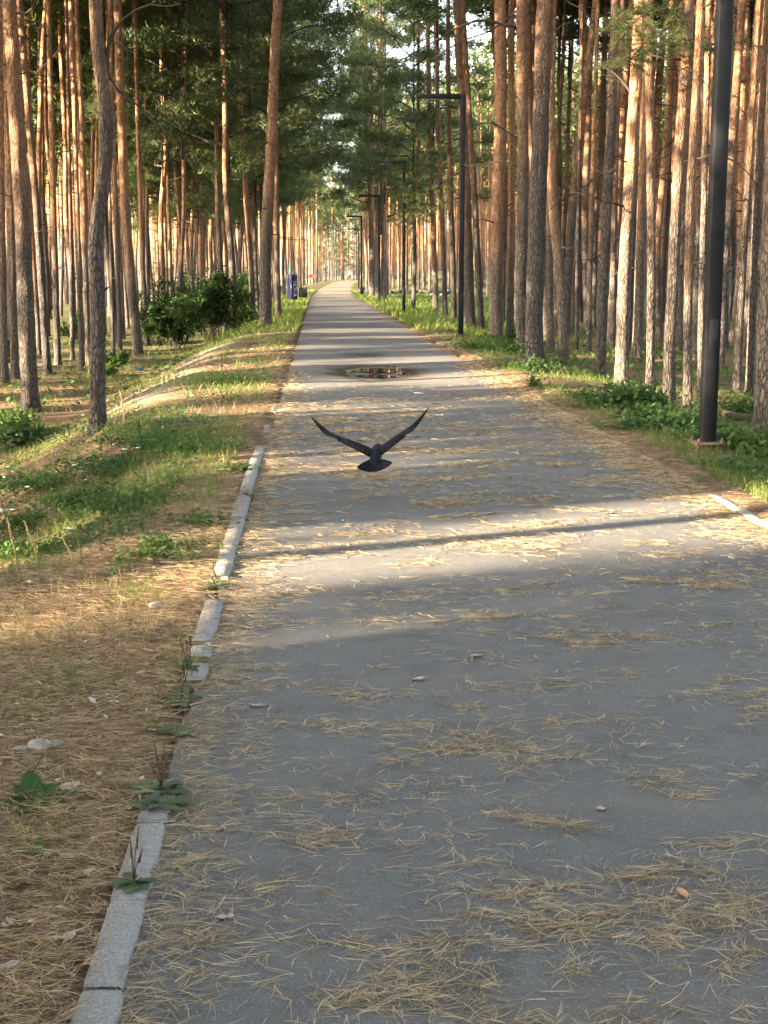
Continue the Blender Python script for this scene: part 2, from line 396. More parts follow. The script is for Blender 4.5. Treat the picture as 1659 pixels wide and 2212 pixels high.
M['flower'] = mat('white flower', .7, (.78, .80, .74), .2)
M['stone'] = simple('grey stone', (.22, .21, .20), (.42, .40, .38), 20, .9, .2, 0, .005)
M['cone'] = simple('pine cone', (.05, .035, .025), (.14, .095, .06), 60, .9, .2)
M['log'] = simple('log bark', (.06, .045, .035), (.14, .105, .08), 30, .95, .15, 0, .01, (1, 1, 4))

# ------------------------------------------------------------------ ground and path
def axis(parts):
    r = []
    for a, b, st in parts: r += list(np.arange(a, b, st))
    return np.unique(np.round(r+[parts[-1][1]], 4))
def grid(name, xs, ys, zf, m, kind, inner=None):
    X, Y = np.meshgrid(xs, ys); Z = zf(X, Y); V = np.stack([X, Y, Z], 2).reshape(-1, 3)
    nx, ny = len(xs), len(ys); i = (np.arange(ny-1)[:, None]*nx + np.arange(nx-1)[None, :]).ravel()
    Fq = np.stack([i, i+1, i+1+nx, i+nx], 1)
    o = link(name, mesh(name, V, Fq, m)); tag(o, kind=kind); return o
xs = axis([(-1000, -200, 100), (-200, -60, 20), (-60, -20, 3), (-20, -8, .6), (-8, -3, .22), (-3, 0, .055), (0, 2.4, .3), (2.4, 4.2, .07), (4.2, 9, .25), (9, 22, .7), (22, 60, 3), (60, 200, 20), (200, 1000, 100)])
ys = axis([(-400, -60, 40), (-60, 0, 6), (0, 2.2, .5), (2.2, 8, .06), (8, 16, .12), (16, 35, .25), (35, 70, .6), (70, 140, 1.4), (140, 330, 4), (330, 600, 30), (600, 1500, 150)])
grid('ground', xs, ys, ground_z, M['ground'], 'structure')
yr = axis([(-30, 0, 1), (0, 30, .12), (30, 110, .6), (110, 330, 2)])
def path_z(x, y):
    pot = -0.028*np.exp(-(((x-.92)/.75)**2+((y-21.9)/1.9)**2)**1.0)
    return road_z(y) + pot + (fbm(x*1.3, y*.9, 61)-.5)*0.008
def path_mesh():
    us = np.linspace(0, 1, 32); Y, U = np.meshgrid(yr, us, indexing='ij')
    lft = RL-0.02 + (fbm(Y*1.7, Y*0, 71)-.5)*.10 + shift(Y); rgt = RR+0.03 + (fbm(Y*1.3, Y*0+9, 72)-.5)*.34 + shift(Y)
    X = lft*(1-U) + rgt*U; Z = path_z(X, Y)
    V = np.stack([X, Y, Z], 2).reshape(-1, 3); nx = len(us); i = (np.arange(len(yr)-1)[:, None]*nx + np.arange(nx-1)[None, :]).ravel()
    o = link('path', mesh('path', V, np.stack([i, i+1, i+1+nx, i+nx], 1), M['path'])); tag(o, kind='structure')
path_mesh()
# puddle: still water lying in the hollow
mw = mat('puddle water', .03, (.010, .009, .008), .6); mw.node_tree.nodes['Principled BSDF'].inputs['IOR'].default_value = 1.33
def puddle():
    mb = MB()
    for cx, cyy, rx, ry, s in ((1.02, 22.3, .34, .66, 1), (.99, 20.9, .28, .38, 2), (.62, 22.1, .10, .22, 4), (1.45, 21.6, .13, .3, 5), (.72, 21.2, .12, .2, 6), (1.33, 22.8, .15, .3, 7)):
        a = np.linspace(0, 2*math.pi, 48, endpoint=False)
        r = .35+1.2*fbm(np.cos(a)*2.6+5+s*3.7, np.sin(a)*2.6+9, 81, 4)
        V = [[cx, cyy, -0.0125]]+[[cx-.08+rx*q*math.cos(t), cyy+ry*q*math.sin(t), -0.0125] for t, q in zip(a, r)]
        mb.add(V, F3=[[0, 1+i, 1+(i+1) % 48] for i in range(48)])
    o = mb.build('puddle', mw, smooth=False); tag(o, kind='structure')
puddle()

# ------------------------------------------------------------------ kerbs
def kerb_stone(parent, x0, y0, y1, wd, top, seed, tilt=0.0, cant=0.0):
    n = max(6, int((y1-y0)/.025)); ny = n+1; prof = []
    r = np.random.default_rng(seed)
    V = []
    for k in range(ny):
        t = k/n; y = y0+(y1-y0)*t; e = min(t, 1-t)*(y1-y0)
        rnd = min(1, (e+.012)/.018)
        wl = (fbm(y*5., seed*1.3, 5)-.5)*.006; wr = (fbm(y*8., seed*2.1+8, 6)-.5)*.018 - .016*float(vnoise(y*22., seed*3.3, 9) > .80)*r.random()
        zt = top + tilt*(t-.5) + (fbm(y*4., seed, 7)-.5)*.003
        a, b = x0-wd/2+wl+(1-rnd)*.005, x0+wd/2+wr-(1-rnd)*.006
        zt2 = zt-(1-rnd)*.005
        zt2 -= .016
        V += [[a, y, -.14], [a, y, zt2-.005], [a+.004, y, zt2], [(a+b)/2, y, zt2+.001], [b-.005, y, zt2-.001+cant], [b, y, zt2-.009+cant], [b, y, -.14]]
    V = np.array(V); i = (np.arange(n)[:, None]*7+np.arange(6)[None, :]).ravel(); Fq = np.stack([i, i+7, i+8, i+1], 1)[:, ::-1]
    e0 = [[0, 1, 5, 6], [1, 2, 4, 5]]; b = n*7
    Fq = np.concatenate([Fq, np.array(e0), np.array(e0)[:, ::-1]+b])
    o = link('kerb_stone', mesh('kerb_stone', V-np.array([x0, y0, 0]), Fq, M['kerb'], smooth=False), parent); o.location = (x0, y0, 0)
    return o
kl = empty('kerb', (0, 0, 0), label='weathered concrete kerb half buried in needles between the path and the weedy bank', cat='kerb')
for k, (a, b, tp, xo, ti) in enumerate(((1.9, 2.698, .032, -.462, .0), (2.705, 3.105, .036, -.462, .004), (3.112, 3.594, .034, -.464, -.004), (3.60, 3.95, .026, -.466, -.010),
        (4.97, 5.17, .030, -.475, .010), (5.30, 5.46, .026, -.478, 0), (5.50, 6.22, .034, -.484, .004), (6.72, 7.22, .040, -.494, 0), (7.235, 8.40, .036, -.498, .004),
        (8.42, 9.56, .040, -.505, 0), (9.58, 10.92, .040, -.510, .004), (10.95, 12.2, .028, -.515, -.012), (13.3, 14.0, .016, -.52, 0), (15.4, 16.2, .014, -.52, 0))):
    kerb_stone(kl, xo-.005, a, b, .088, tp, 30+k, ti)
krr = empty('kerb', (0, 0, 0), label='short run of pale kerb stones at the needle strewn edge nearest the black lamp post', cat='kerb')
for k, (a, b, tp) in enumerate(((6.2, 7.15, .024), (7.17, 8.1, .030), (8.12, 9.25, .026))):
    kerb_stone(krr, RR+.075, a, b, .085, tp, 60+k, .0)

# ------------------------------------------------------------------ pines
def trunk_mesh(name, spine, r0, r1, n=12, rings=40, flare=.35, rough=.05, seed=0):
    """spine: local points from the ground up; radius r0 -> r1."""
    S = np.array(spine, float); z = np.linspace(S[0, 2]-.25, S[-1, 2], rings)
    zz = np.linspace(0, 1, rings)**1.25*(S[-1, 2]-S[0, 2]+.25)+S[0, 2]-.25
    P = np.stack([np.interp(zz, S[:, 2], S[:, 0]), np.interp(zz, S[:, 2], S[:, 1]), zz], 1)
    for _ in range(2):
        P[1:-1, :2] = (P[:-2, :2]+2*P[1:-1, :2]+P[2:, :2])/4
    t = (zz-zz[0])/(zz[-1]-zz[0])
    rad = (r0*(1-t)**.85+r1*(1-(1-t)**.85))*(1+flare*np.exp(-np.clip(zz-S[0, 2], 0, 9)/.16))
    a = np.linspace(0, 2*math.pi, n, endpoint=False)
    A, Z = np.meshgrid(a, zz)
    rr = rad[:, None]*(1+rough*2.2*(fbm(np.cos(A)*2.3+seed*7.7, np.sin(A)*2.3+Z*1.3, 3, 3)-.5) + rough*1.6*(vnoise(A*n/4/math.pi*2.0, Z*3.5, seed)-.5))
    rr = rr*(1+.12*np.exp(-np.clip(Z-S[0, 2], 0, 9)/.2)*np.sin(A*4+seed))
    V = np.stack([P[:, 0:1]+rr*np.cos(A), P[:, 1:2]+rr*np.sin(A), Z], 2).reshape(-1, 3)
    i = np.arange(n); j = (i+1) % n
    Fq = np.concatenate([np.stack([k*n+i, k*n+j, (k+1)*n+j, (k+1)*n+i], 1) for k in range(rings-1)])
    return mesh(name, V, Fq, M['bark'])
def limb_pts(p0, a, L, rise, droop, r, k=6):
    t = np.linspace(0, 1, k); d = np.array([math.cos(a), math.sin(a)]); side = np.array([-d[1], d[0]])
    w1 = r.normal()*.10; w2 = r.normal()*.06
    xy = np.outer(t*L, d) + np.outer(L*(w1*np.sin(t*3.1)+w2*np.sin(t*7)), side)
    z = L*(rise*t - droop*t*t) + L*.03*np.sin(t*9+r.random()*6)
    return np.concatenate([xy, z[:, None]], 1)+np.array(p0)
def crown_arrays(seed, h, width, nlimb, tufts, blades, bl, bw, spread=.42, low=0.0, fill=None):
    """Pine crown in local coordinates from z=0 (lowest green limb) to z=h. Returns woody and green arrays."""
    r = np.random.default_rng(seed); wood = MB(); C = []; D = []
    wood.tube([[0, 0, -.6], [0, 0, h*.5], [.1, 0, h]], [.035, .028, .012], 6, tint=.5)
    for i in range(nlimb):
        t = (i+.5*r.random())/nlimb; z = h*t**.9; prof = (1-t)**.55*(.55+.45*min(1, t*4+.35))
        L = width*prof*(.6+.6*r.random())+.25; a = i*2.4+r.normal()*.4
        P = limb_pts((0, 0, z), a, L, .35+.5*t, .25, r)
        wood.tube(P, np.linspace(.035, .008, len(P))*(1.2-.5*t), 3, cap=False)
        nsub = max(3, int(tufts*(.4+prof)/6))
        for s in range(nsub):
            tt = .38+.62*r.random()**.7; q = np.array([np.interp(tt, np.linspace(0, 1, len(P)), P[:, c]) for c in range(3)])
            a2 = a+r.normal()*.8; l2 = L*.35*(1-tt*.5)*r.random()
            tip = q+np.array([math.cos(a2), math.sin(a2), .25+.3*r.random()])*l2
            wood.tube([q, (q+tip)/2+[0, 0, .04], tip], [.010, .007, .004], 3, cap=False)
            m = 6
            cc = tip+r.normal(size=(m, 3))*np.array([spread, spread, spread*.45])*.55
            dd = unit(np.array([math.cos(a2), math.sin(a2), .5])+r.normal(size=(m, 3))*.8)
            C.append(cc); D.append(dd)
    C = np.concatenate(C); D = np.concatenate(D); N = len(C)*blades
    C = np.repeat(C, blades, 0); D = np.repeat(D, blades, 0)
    dd = unit(D+r.normal(size=(N, 3))*.75); P0 = C+r.normal(size=(N, 3))*bl*.25
    side = unit(np.cross(dd, rand_unit(N, r))); L = bl*(.7+.6*r.random(N)); W = bw*(.7+.6*r.random(N))
    tn = np.clip(.35+.5*fbm(P0[:, 0]*1.2+seed, P0[:, 1]*1.2+P0[:, 2]*1.1, 7, 2)-.1+r.normal(size=N)*.18, 0, 1)
    return wood, (P0, dd, L, W, side, tn)
def tri_blades(P0, D, L, W, side):
    N = len(P0); V = np.stack([P0-side*W[:, None]*.5, P0+side*W[:, None]*.5, P0+D*L[:, None]], 1).reshape(-1, 3)
    return V, np.arange(N*3).reshape(-1, 3)
def crown_meshes(key, m, **kw):
    wood, (P0, D, L, W, side, tn) = crown_arrays(**kw); V, T = tri_blades(P0, D, L, W, side)
    return (wood.mesh(key+' limbs', M['deadwood']), mesh(key+' foliage', V, T, m, False, np.repeat(tn, 3)), kw['h'])
FAR_CROWNS = [crown_meshes('far crown', M['needles_far'], seed=100+i, h=8.0+i % 3, width=1.75+.2*(i % 4), nlimb=24, tufts=40, blades=5, bl=.32, bw=.09, spread=.55) for i in range(6)]
EDGE_CROWNS = [crown_meshes('edge crown', M['needles'], seed=200+i, h=13.0+i, width=3.4, nlimb=38, tufts=72, blades=8, bl=.21, bw=.034, spread=.5) for i in range(4)]

def dead_twigs(seed, z0, z1, n, Lm, r0):
    r = np.random.default_rng(seed); mb = MB()
    for i in range(n):
        z = z0+(z1-z0)*r.random(); a = r.random()*6.28; L = Lm*(.25+.9*r.random()**1.5)
        P = limb_pts((math.cos(a)*r0*.6, math.sin(a)*r0*.6, z), a, L, r.normal()*.35-.05, .25*r.normal(), r, 5)
        mb.tube(P, np.linspace(.013, .003, 5)*(1+L*.4), 4, cap=False)
        for s in range(2):
            q = P[2+s]; a2 = a+r.normal()*.9; l = L*.3*r.random()
            mb.tube([q, q+np.array([math.cos(a2), math.sin(a2), .4*r.normal()])*l], [.005, .002], 3, cap=False)
    return mb.mesh('dead branches', M['deadwood'])
TWIGS = [dead_twigs(300+i, 2.0, 13.0, 30, 1.3, .1) for i in range(5)]
FILL_TRUNKS = []
for i in range(8):
    r = np.random.default_rng(500+i); zz = np.linspace(0, 20, 9)
    sxx = np.cumsum(r.normal(size=9)*.12); syy = np.cumsum(r.normal(size=9)*.12)
    FILL_TRUNKS.append(trunk_mesh('fill trunk', np.stack([sxx-sxx[0], syy-syy[0], zz], 1), .108, .045, 9, 26, .3, .05, i))

def dead_branch(parent, P, r0, name='branch'):
    mb = MB(); mb.tube(P, np.linspace(r0, r0*.25, len(P)), 6, jitter=.25); return mb.build(name, M['deadwood'], parent)
def add_crown(root, kind, z, xy=(0, 0), s=1.0, rz=0.0, idx=0):
    wm, fm, h = (FAR_CROWNS if kind == 'far' else EDGE_CROWNS)[idx % (6 if kind == 'far' else 4)]
    c = link('crown', fm, root, (xy[0], xy[1], z)); c.scale = (s, s, s); c.rotation_euler = (0, 0, rz)
    link('limbs', wm, c)
    return c
PLACED = []                                    # (x, y) of every pine, so that filling keeps its distance
def main_pine(label, pts, wb, wt=None, stubs=4, crown='far', H=20.5, group=None, seed=None, cz=12.5, cs=1.0):
    """pts: where the trunk runs in the photograph, base first; kept in the upright plane through its base."""
    seed = len(PLACED)+1 if seed is None else seed; r = np.random.default_rng(seed*13)
    b = at_ground(*pts[0]); Y = b.y; W = [at_y(px, py, Y) for px, py in pts[1:]]
    sp_ = [(0, 0, 0)]+[(p.x-b.x, 0, p.z-b.z) for p in W if p.z-b.z > .2]
    d = depth(b); r0 = wb/2*d/F/1.04; r1 = r0*.42
    if len(sp_) > 1:
        l, q = sp_[-1], sp_[-2]; sl_ = (l[0]-q[0])/(l[2]-q[2]); z = l[2]; x = l[0]; yy = 0
        while z < H:
            z += 2; sl_ *= .75; x += sl_*2 + r.normal()*.03; yy += r.normal()*.05; sp_.append((x, yy, z))
    else: sp_ += [(r.normal()*.1, 0, H*.5), (r.normal()*.2, 0, H)]
    S = np.array(sp_)
    root = empty('pine_tree', b, label=label, cat='pine tree', group=group)
    tz = S[-1, 2]
    if wt:                                      # width given at the last photographed point
        zl = W[-1].z-b.z; k = zl/tz; rl = wt/2*d/F; r1 = max(.02, (rl-r0*(1-k)**.85)/(1-(1-k)**.85)) if k > .02 else r1
    # densify the spine smoothly
    z2 = np.linspace(0, tz, 130); X2 = np.interp(z2, S[:, 2], S[:, 0]); Y2 = np.interp(z2, S[:, 2], S[:, 1])
    for _ in range(4): X2[1:-1] = (X2[:-2]+2*X2[1:-1]+X2[2:])/4
    link('trunk', trunk_mesh('trunk', np.stack([X2, Y2, z2], 1), r0, r1, 22, 110, .34, .10, seed), root)
    vis = min(H, CAM_H+(.22)*d-b.z+1)
    for i in range(stubs):
        z = 1.6+(vis-1.6)*r.random(); a = r.random()*6.28; L = (.25+1.1*r.random()**2); x0 = np.interp(z, z2, X2)
        P = limb_pts((x0+math.cos(a)*r0*.7, math.sin(a)*r0*.7, z), a, L, r.normal()*.35, .2*r.normal()+.1, r, 6)
        dead_branch(root, P, .011+.007*L)
    add_crown(root, crown, cz, (float(np.interp(cz, z2, X2)), 0), rz=r.random()*6, idx=seed, s=cs)
    PLACED.append((b.x, b.y)); return root, (z2, X2), r0

# ---- pines one can point to, left of the path
main_pine('curving pine with an S bend in its flaky trunk, nearest the grassy bank', [(212, 930), (208, 800), (213, 700), (211, 628), (203, 560), (200, 520), (212, 463), (226, 397), (232, 298), (228, 198), (215, 149), (208, 66), (205, 0)], 34, 25, 3, H=19, cz=11.5)
main_pine('thick straight pine at the far left with brown flaking bark', [(66, 889), (58, 713), (48, 463), (33, 198), (20, 0)], 38, 29, 7)
main_pine('leaning pine with grey lower trunk just behind the S curved one', [(299, 768), (288, 661), (271, 463), (261, 231), (256, 60)], 23, 17, 5)
L4, _, _ = main_pine('solitary orange barked pine rising from the left verge of the path', [(574, 713), (573, 562), (577, 463), (586, 331), (590, 198), (596, 66), (601, 0)], 27, 19, 7)
main_pine('thin dark pine close behind the solitary orange one on the left verge', [(601, 693), (597, 496), (596, 300)], 14, 10, 3, crown='edge', cz=5.0)
main_pine('pine with bright orange patch low on its trunk, second row on the left', [(103, 809), (96, 713), (83, 496), (66, 290), (50, 99)], 18, 14, 5)
main_pine('dark trunked pine cut by the left edge of the picture', [(9, 827), (4, 500), (0, 200)], 19, 15, 4)
main_pine('pine between the edge pine and the thick straight one on the left', [(32, 818), (24, 500), (14, 200)], 19, 14, 4)
main_pine('slim grey pine right of the orange patched one', [(125, 788), (117, 500), (108, 150)], 15, 11, 4)
main_pine('thin dark pine pole standing in the shade before the left thicket', [(157, 777), (153, 500), (148, 250)], 9, 7, 3)
main_pine('slim pine with pale lower trunk left of the S curved pine', [(178, 801), (170, 560), (160, 200)], 13, 10, 4)
main_pine('slim dark pine half hidden by the S curved pine', [(191, 788), (186, 600), (180, 380)], 12, 10, 2)
main_pine('thin pine showing right of the S curved pine', [(245, 771), (240, 560), (234, 300)], 9, 7, 3)
main_pine('dark slim pine between the S curved pine and the leaning one', [(260, 784), (256, 620), (246, 330)], 12, 9, 3)
main_pine('slim pine just right of the leaning grey one', [(318, 745), (308, 560), (297, 250)], 11, 9, 3)
# ---- right of the path
main_pine('big twin pine with sunlit orange bark, front one of the joined pair', [(1155, 787), (1153, 700), (1163, 410), (1171, 186), (1178, 0)], 38, 34, 9, cz=13)
main_pine('tall pine of the joined pair, the one behind and nearer the path', [(1128, 764), (1127, 600), (1130, 372), (1128, 112), (1126, 0)], 26, 23, 8)
main_pine('straight pine with grey lower and orange upper trunk beside the second lamp', [(1073, 737), (1070, 700), (1074, 484), (1080, 298), (1081, 112), (1080, 0)], 30, 23, 7)
main_pine('grey barked pine directly behind the second lamp post', [(1016, 712), (1012, 600), (1003, 298), (992, 112), (989, 0)], 24, 17, 4)
main_pine('pine with orange stem between the second lamp and the straight grey pine', [(1040, 722), (1032, 560), (1022, 380), (1010, 200)], 15, 12, 3)
main_pine('reddish pine squeezed between the straight pine and the joined pair', [(1101, 740), (1104, 560), (1106, 350), (1104, 100)], 17, 13, 4)
main_pine('pine leaning towards the joined pair from the right', [(1218, 788), (1212, 640), (1203, 540), (1192, 440), (1188, 300)], 21, 16, 4)
main_pine('slim pine close behind the joined pair', [(1190, 762), (1187, 600), (1188, 430), (1192, 200)], 16, 12, 3)
main_pine('dark straight pine at the head of the right hand row', [(1295, 815), (1306, 558), (1321, 260), (1329, 40)], 24, 17, 7)
main_pine('sturdy pine with a pale sunlit foot behind the flowering weed', [(1341, 834), (1345, 720), (1351, 558), (1366, 297), (1380, 60)], 30, 23, 8)
main_pine('short footed pine in the second row behind the sturdy one', [(1377, 783), (1381, 600), (1388, 380)], 19, 15, 3)
main_pine('slender brown pine between the sturdy pine and the yellow barked one', [(1404, 865), (1407, 640), (1407, 483), (1404, 250), (1400, 60)], 20, 16, 5)
main_pine('pine with yellow orange bark in a band at mid height', [(1444, 875), (1446, 760), (1456, 558), (1465, 372), (1481, 149), (1490, 0)], 26, 21, 7)
main_pine('pale slender pine lit almost white from top to foot', [(1485, 892), (1486, 760), (1487, 558), (1493, 372), (1505, 200), (1514, 0)], 20, 15, 5)
main_pine('thin pine half hidden behind the nearest black lamp post', [(1512, 858), (1516, 620), (1524, 300), (1530, 40)], 14, 11, 3)
main_pine('pine with a narrow gap right of the nearest black lamp post', [(1563, 753), (1566, 560), (1570, 380), (1590, 60)], 19, 15, 5)
main_pine('slim pine standing in front of the far right group', [(1590, 848), (1600, 640), (1612, 420), (1630, 150)], 20, 15, 6)
main_pine('lit slim pine next to the rough trunk at the right edge', [(1618, 856), (1626, 640), (1636, 400), (1650, 150)], 18, 14, 5)
main_pine('thick rough barked pine cut by the right edge of the picture', [(1652, 942), (1664, 640), (1676, 300)], 50, 42, 3)
main_pine('thin pale pine far back between the leaning pine and the row head', [(1271, 760), (1275, 560), (1283, 300)], 12, 9, 4)
main_pine('very thin pine pole in the gap right of the leaning pine', [(1245, 754), (1247, 560), (1253, 300)], 9, 7, 3)
main_pine('slim dark pine in the second row left of the lit white one', [(1468, 762), (1472, 560), (1480, 300)], 17, 13, 3)
main_pine('slender pine at the front edge of the grass right of the third lamp', [(942, 678), (938, 540), (933, 397), (928, 250)], 13, 10, 3, crown='edge', cz=4.6)
main_pine('slender pine with orange stem beside the pine at the grass edge', [(962, 686), (958, 540), (953, 430), (948, 300)], 12, 10, 3)
main_pine('pale slim pine just left of the second lamp post', [(981, 694), (978, 560), (974, 430), (970, 300)], 13, 10, 3)
main_pine('tall orange pine on the right verge between the fourth and fifth lamps', [(805, 645), (803, 520), (801, 397), (791, 231), (788, 100)], 15, 11, 4, crown='edge', cz=6.0, cs=1.3)
main_pine('grey twin of the orange pine on the right verge', [(814, 646), (814, 520), (817, 400), (820, 250)], 8, 6, 2, crown='edge', cz=8.5, cs=1.25)

# long bowed dead branch of the S curved pine, and other long boughs
def bough(px, Y, r0, label=None, green=0, seed=0):
    P = np.array([at_y(a, b, Y+dy) for a, b, dy in px]); return P
def green_spray(P, seed, m, n=26, bl=.16, bw=.012, blades=16, spread=.16, tint=0.5):
    """Needle tufts along the outer part of a branch."""
    r = np.random.default_rng(seed); mb = MB(); k = len(P); C = []; D = []
    for i in range(n):
        t = .35+.65*r.random(); q = np.array([np.interp(t, np.linspace(0, 1, k), P[:, c]) for c in range(3)])
        d = unit(np.array([r.normal(), r.normal()*.7, .3*r.normal()-.15])); l = spread*(.5+1.6*r.random())
        tip = q+d*l; mb.tube([q, tip], [.006, .003], 3, cap=False)
        C += [q+d*l*s for s in (.35, .6, .8, 1.0)]; D += [d]*4
    C = np.repeat(np.array(C), blades, 0); D = np.repeat(np.array(D), blades, 0); N = len(C)
    dd = unit(D+r.normal(size=(N, 3))*.6); side = unit(np.cross(dd, rand_unit(N, r)))
    V, T = tri_blades(C+r.normal(size=(N, 3))*.01, dd, bl*(.6+.6*r.random(N)), np.full(N, bw), side)
    return mb, V, T, np.repeat(np.clip(tint+r.normal(size=N)*.2, 0, 1), 3)

def long_branch(tree, px, r0, spray=0, seed=0, name='branch', fine=True, dy=None, tint=.5):
    b = tree.location; P = np.array([at_y(a, c, b.y+(dy or [0]*9)[i])-b for i, (a, c) in enumerate(px)])
    t = np.linspace(0, 1, len(P)); tt = np.linspace(0, 1, len(P)*4); Q = np.stack([np.interp(tt, t, P[:, k]) for k in range(3)], 1)
    for _ in range(3): Q[1:-1] = (Q[:-2]+2*Q[1:-1]+Q[2:])/4
    mb = MB(); mb.tube(Q, np.linspace(r0, r0*.25, len(Q)), 6, jitter=.2); r = np.random.default_rng(seed+60)
    for i in range(5 if not spray else 2):
        q = Q[4+r.integers(0, len(Q)-5)]; d = unit(r.normal(size=3)*[1, .4, .8]); mb.tube([q, q+d*.18, q+d*.35+[0, 0, .05]], [.006, .004, .002], 4, cap=False)
    o = mb.build(name, M['deadwood'], tree)
    if spray:
        wmb, V, T, tn = green_spray(Q, seed, None, n=spray, bl=.11 if fine else .2, bw=.0045 if fine else .02, blades=26 if fine else 12, spread=.24 if fine else .5, tint=tint)
        wmb.build('twigs', M['deadwood'], o); tag(link('needles', mesh('needles', V, T, M['needles'], False, tn), o), kind='stuff')
def tree_of(word): return next(o for o in SC.objects if o.get('label') and word in o['label'])
bpy.context.view_layer.update()
tS = tree_of('S bend'); long_branch(tS, [(232, 166), (231, 120), (236, 85), (258, 48), (290, 22), (335, 6)], .028, seed=1)
long_branch(tS, [(212, 632), (224, 628), (236, 619)], .03, seed=2)
tJ = tree_of('the one behind and nearer the path')
long_branch(tJ, [(1122, 303), (1095, 285), (1065, 263), (1030, 268), (985, 292), (940, 330)], .024, seed=3)
long_branch(tJ, [(1120, 60), (1040, 40), (985, 60), (930, 95), (850, 140), (790, 155)], .030, seed=4)
long_branch(tJ, [(1120, 20), (1060, 70), (1000, 85), (930, 130), (905, 190)], .022, seed=5)
tG = tree_of('behind the second lamp post')
long_branch(tG, [(1000, 300), (960, 300), (925, 330), (890, 370), (868, 420)], .03, 46, 6, fine=False, dy=[0, .2, .5, .8, 1.0])
long_branch(tG, [(1003, 370), (975, 380), (940, 405), (905, 440), (890, 470)], .026, 40, 7, fine=False, dy=[0, .2, .5, .8, 1.0])
long_branch(tG, [(1000, 240), (960, 225), (910, 240), (860, 290)], .026, 40, 8, fine=False)
tY = tree_of('yellow orange bark in a band')
long_branch(tY, [(1484, 90), (1465, 75), (1430, 70), (1390, 95), (1352, 140)], .016, 44, 9, dy=[0, -.2, -.4, -.6, -.7])
long_branch(tY, [(1486, 60), (1450, 20), (1400, 25), (1355, 60)], .016, 40, 10, dy=[0, -.2, -.4, -.6])
long_branch(tY, [(1487, 120), (1500, 100), (1525, 90), (1550, 100)], .012, 16, 11, dy=[0, -.2, -.3, -.4])
tP = tree_of('with a pale sunlit foot')
long_branch(tP, [(1362, 200), (1350, 180), (1325, 155), (1290, 138)], .022, seed=12)
long_branch(tP, [(1352, 388), (1320, 380), (1288, 370)], .014, seed=13)
tE = tree_of('lit slim pine next to the rough trunk')
long_branch(tE, [(1690, 115), (1660, 102), (1622, 98)], .028, seed=14)
tB = tree_of('front one of the joined pair')
long_branch(tB, [(1166, 215), (1155, 200), (1148, 175)], .018, seed=15); long_branch(tB, [(1165, 280), (1155, 270), (1150, 255)], .018, seed=16)

# ---- the rest of the wood
def near_any(x, y, dmin):
    return any((x-a)**2+(y-b)**2 < dmin*dmin for a, b in PLACED)
LIGHT = [(6.95, 1.05, .5), (11.0, .36, .8), (14.4, .12, 0), (15.8, .16, .6), (18.85, .32, 1.2), (20.6, .12, .2), (22.4, .12, .3), (24.3, .25, .9), (27.4, .2, .6), (30, .28, .9), (33.6, .22, .6), (38.2, .3, 1.0), (42, .25, .7), (46, .3, 1.0), (51, .35, 1), (58, .4, 1.2), (66, .5, 1.0), (74, .6, 1), (82, .7, 1), (92, 1.6, 1), (104, 2.5, 1.5), (120, 3, 2), (140, 4, 2), (165, 5, 2), (190, 6, 2), (215, 5, 1)]
def in_sun_lane(x, y, pad=0.0):
    c = y+SUN_DIR.y/SUN_DIR.x*(-x)             # lanes kept clear of trees so the low sun shines along them
    return any(abs(c-q) < h+(p if x < -14 else 0)+pad for q, h, p in LIGHT)
fill = []
def try_tree(x, y, dmin):
    if near_any(x, y, dmin): return False
    PLACED.append((x, y)); fill.append((x, y)); return True
frng = np.random.default_rng(42)
def view_x(y, s):                              # where the picture ends at this distance
    return y*math.tan(math.atan(829.5/F)*(-1 if s < 0 else 1)+R(YAW))*1.02
def WEST(y, x=0):
    c = y+SUN_DIR.y/SUN_DIR.x*(-x); return (-64 if c < 24 else -50 if c < 60 else -34)+5*float(fbm(y*.08, 2.2, 15, 2))
def left_ok(x, y):
    sx = float(shift(y)); e = -2.0-.06*min(y, 50) if y < 75 else -3.3
    if y > 160: e = -2.6
    return x < sx+e and x > WEST(y, x)
def right_ok(x, y):
    sx = float(shift(y))
    if y < 26: return x > view_x(y, 1)+.4
    if y < 62: return x > 5.6+.03*y
    if y < 106: return False
    if y < 128: return x > .088*y+1.2
    if 128 <= y < 190: return x > sx+4.6 and not (9 < x-.0 < 17 and y > 150)
    return x > sx+4.4
cands = []
for y0, y1, n, xr in ((24, 60, 2400, 24), (60, 110, 4200, 40), (110, 190, 3600, 62), (190, 300, 2600, 80)):
    for _ in range(n):
        y = y0+(y1-y0)*frng.random(); cands.append((frng.uniform(-xr, xr), y))
cands.sort(key=lambda p: p[1])
for x, y in cands:
    inview = view_x(y, -1)-1 < x < view_x(y, 1)+1
    if not inview: continue
    dmin = 1.4 if y < 62 and x > 0 else 1.75 if y < 60 else 1.6 if y < 110 else 2.2
    if y < 30 and x < 0: continue
    if y < 50 and -7.2 < x < -1.5: continue
    if (left_ok(x, y) if x < float(shift(y))+1 else right_ok(x, y)) and not (x < 0 and in_sun_lane(x, y, .05) and (y < 60 or x < -14)): try_tree(x, y, dmin)
VERGE = []
for x, y in ((4.5, 98), (-3.5, 54), (-2.4, 78), (4.3, 88), (-3.1, 50), (-2.7, 58), (-2.9, 66.5), (-2.5, 73), (-3.0, 82.5), (-2.6, 90), (-2.4, 99), (-2.6, 110), (-2.3, 121), (-2.2, 134), (-1.8, 150), (4.7, 68), (4.5, 113), (4.8, 124), (4.9, 137), (5.4, 152), (5.8, 166)):
    PLACED.append((x, y)); VERGE.append((x, y))
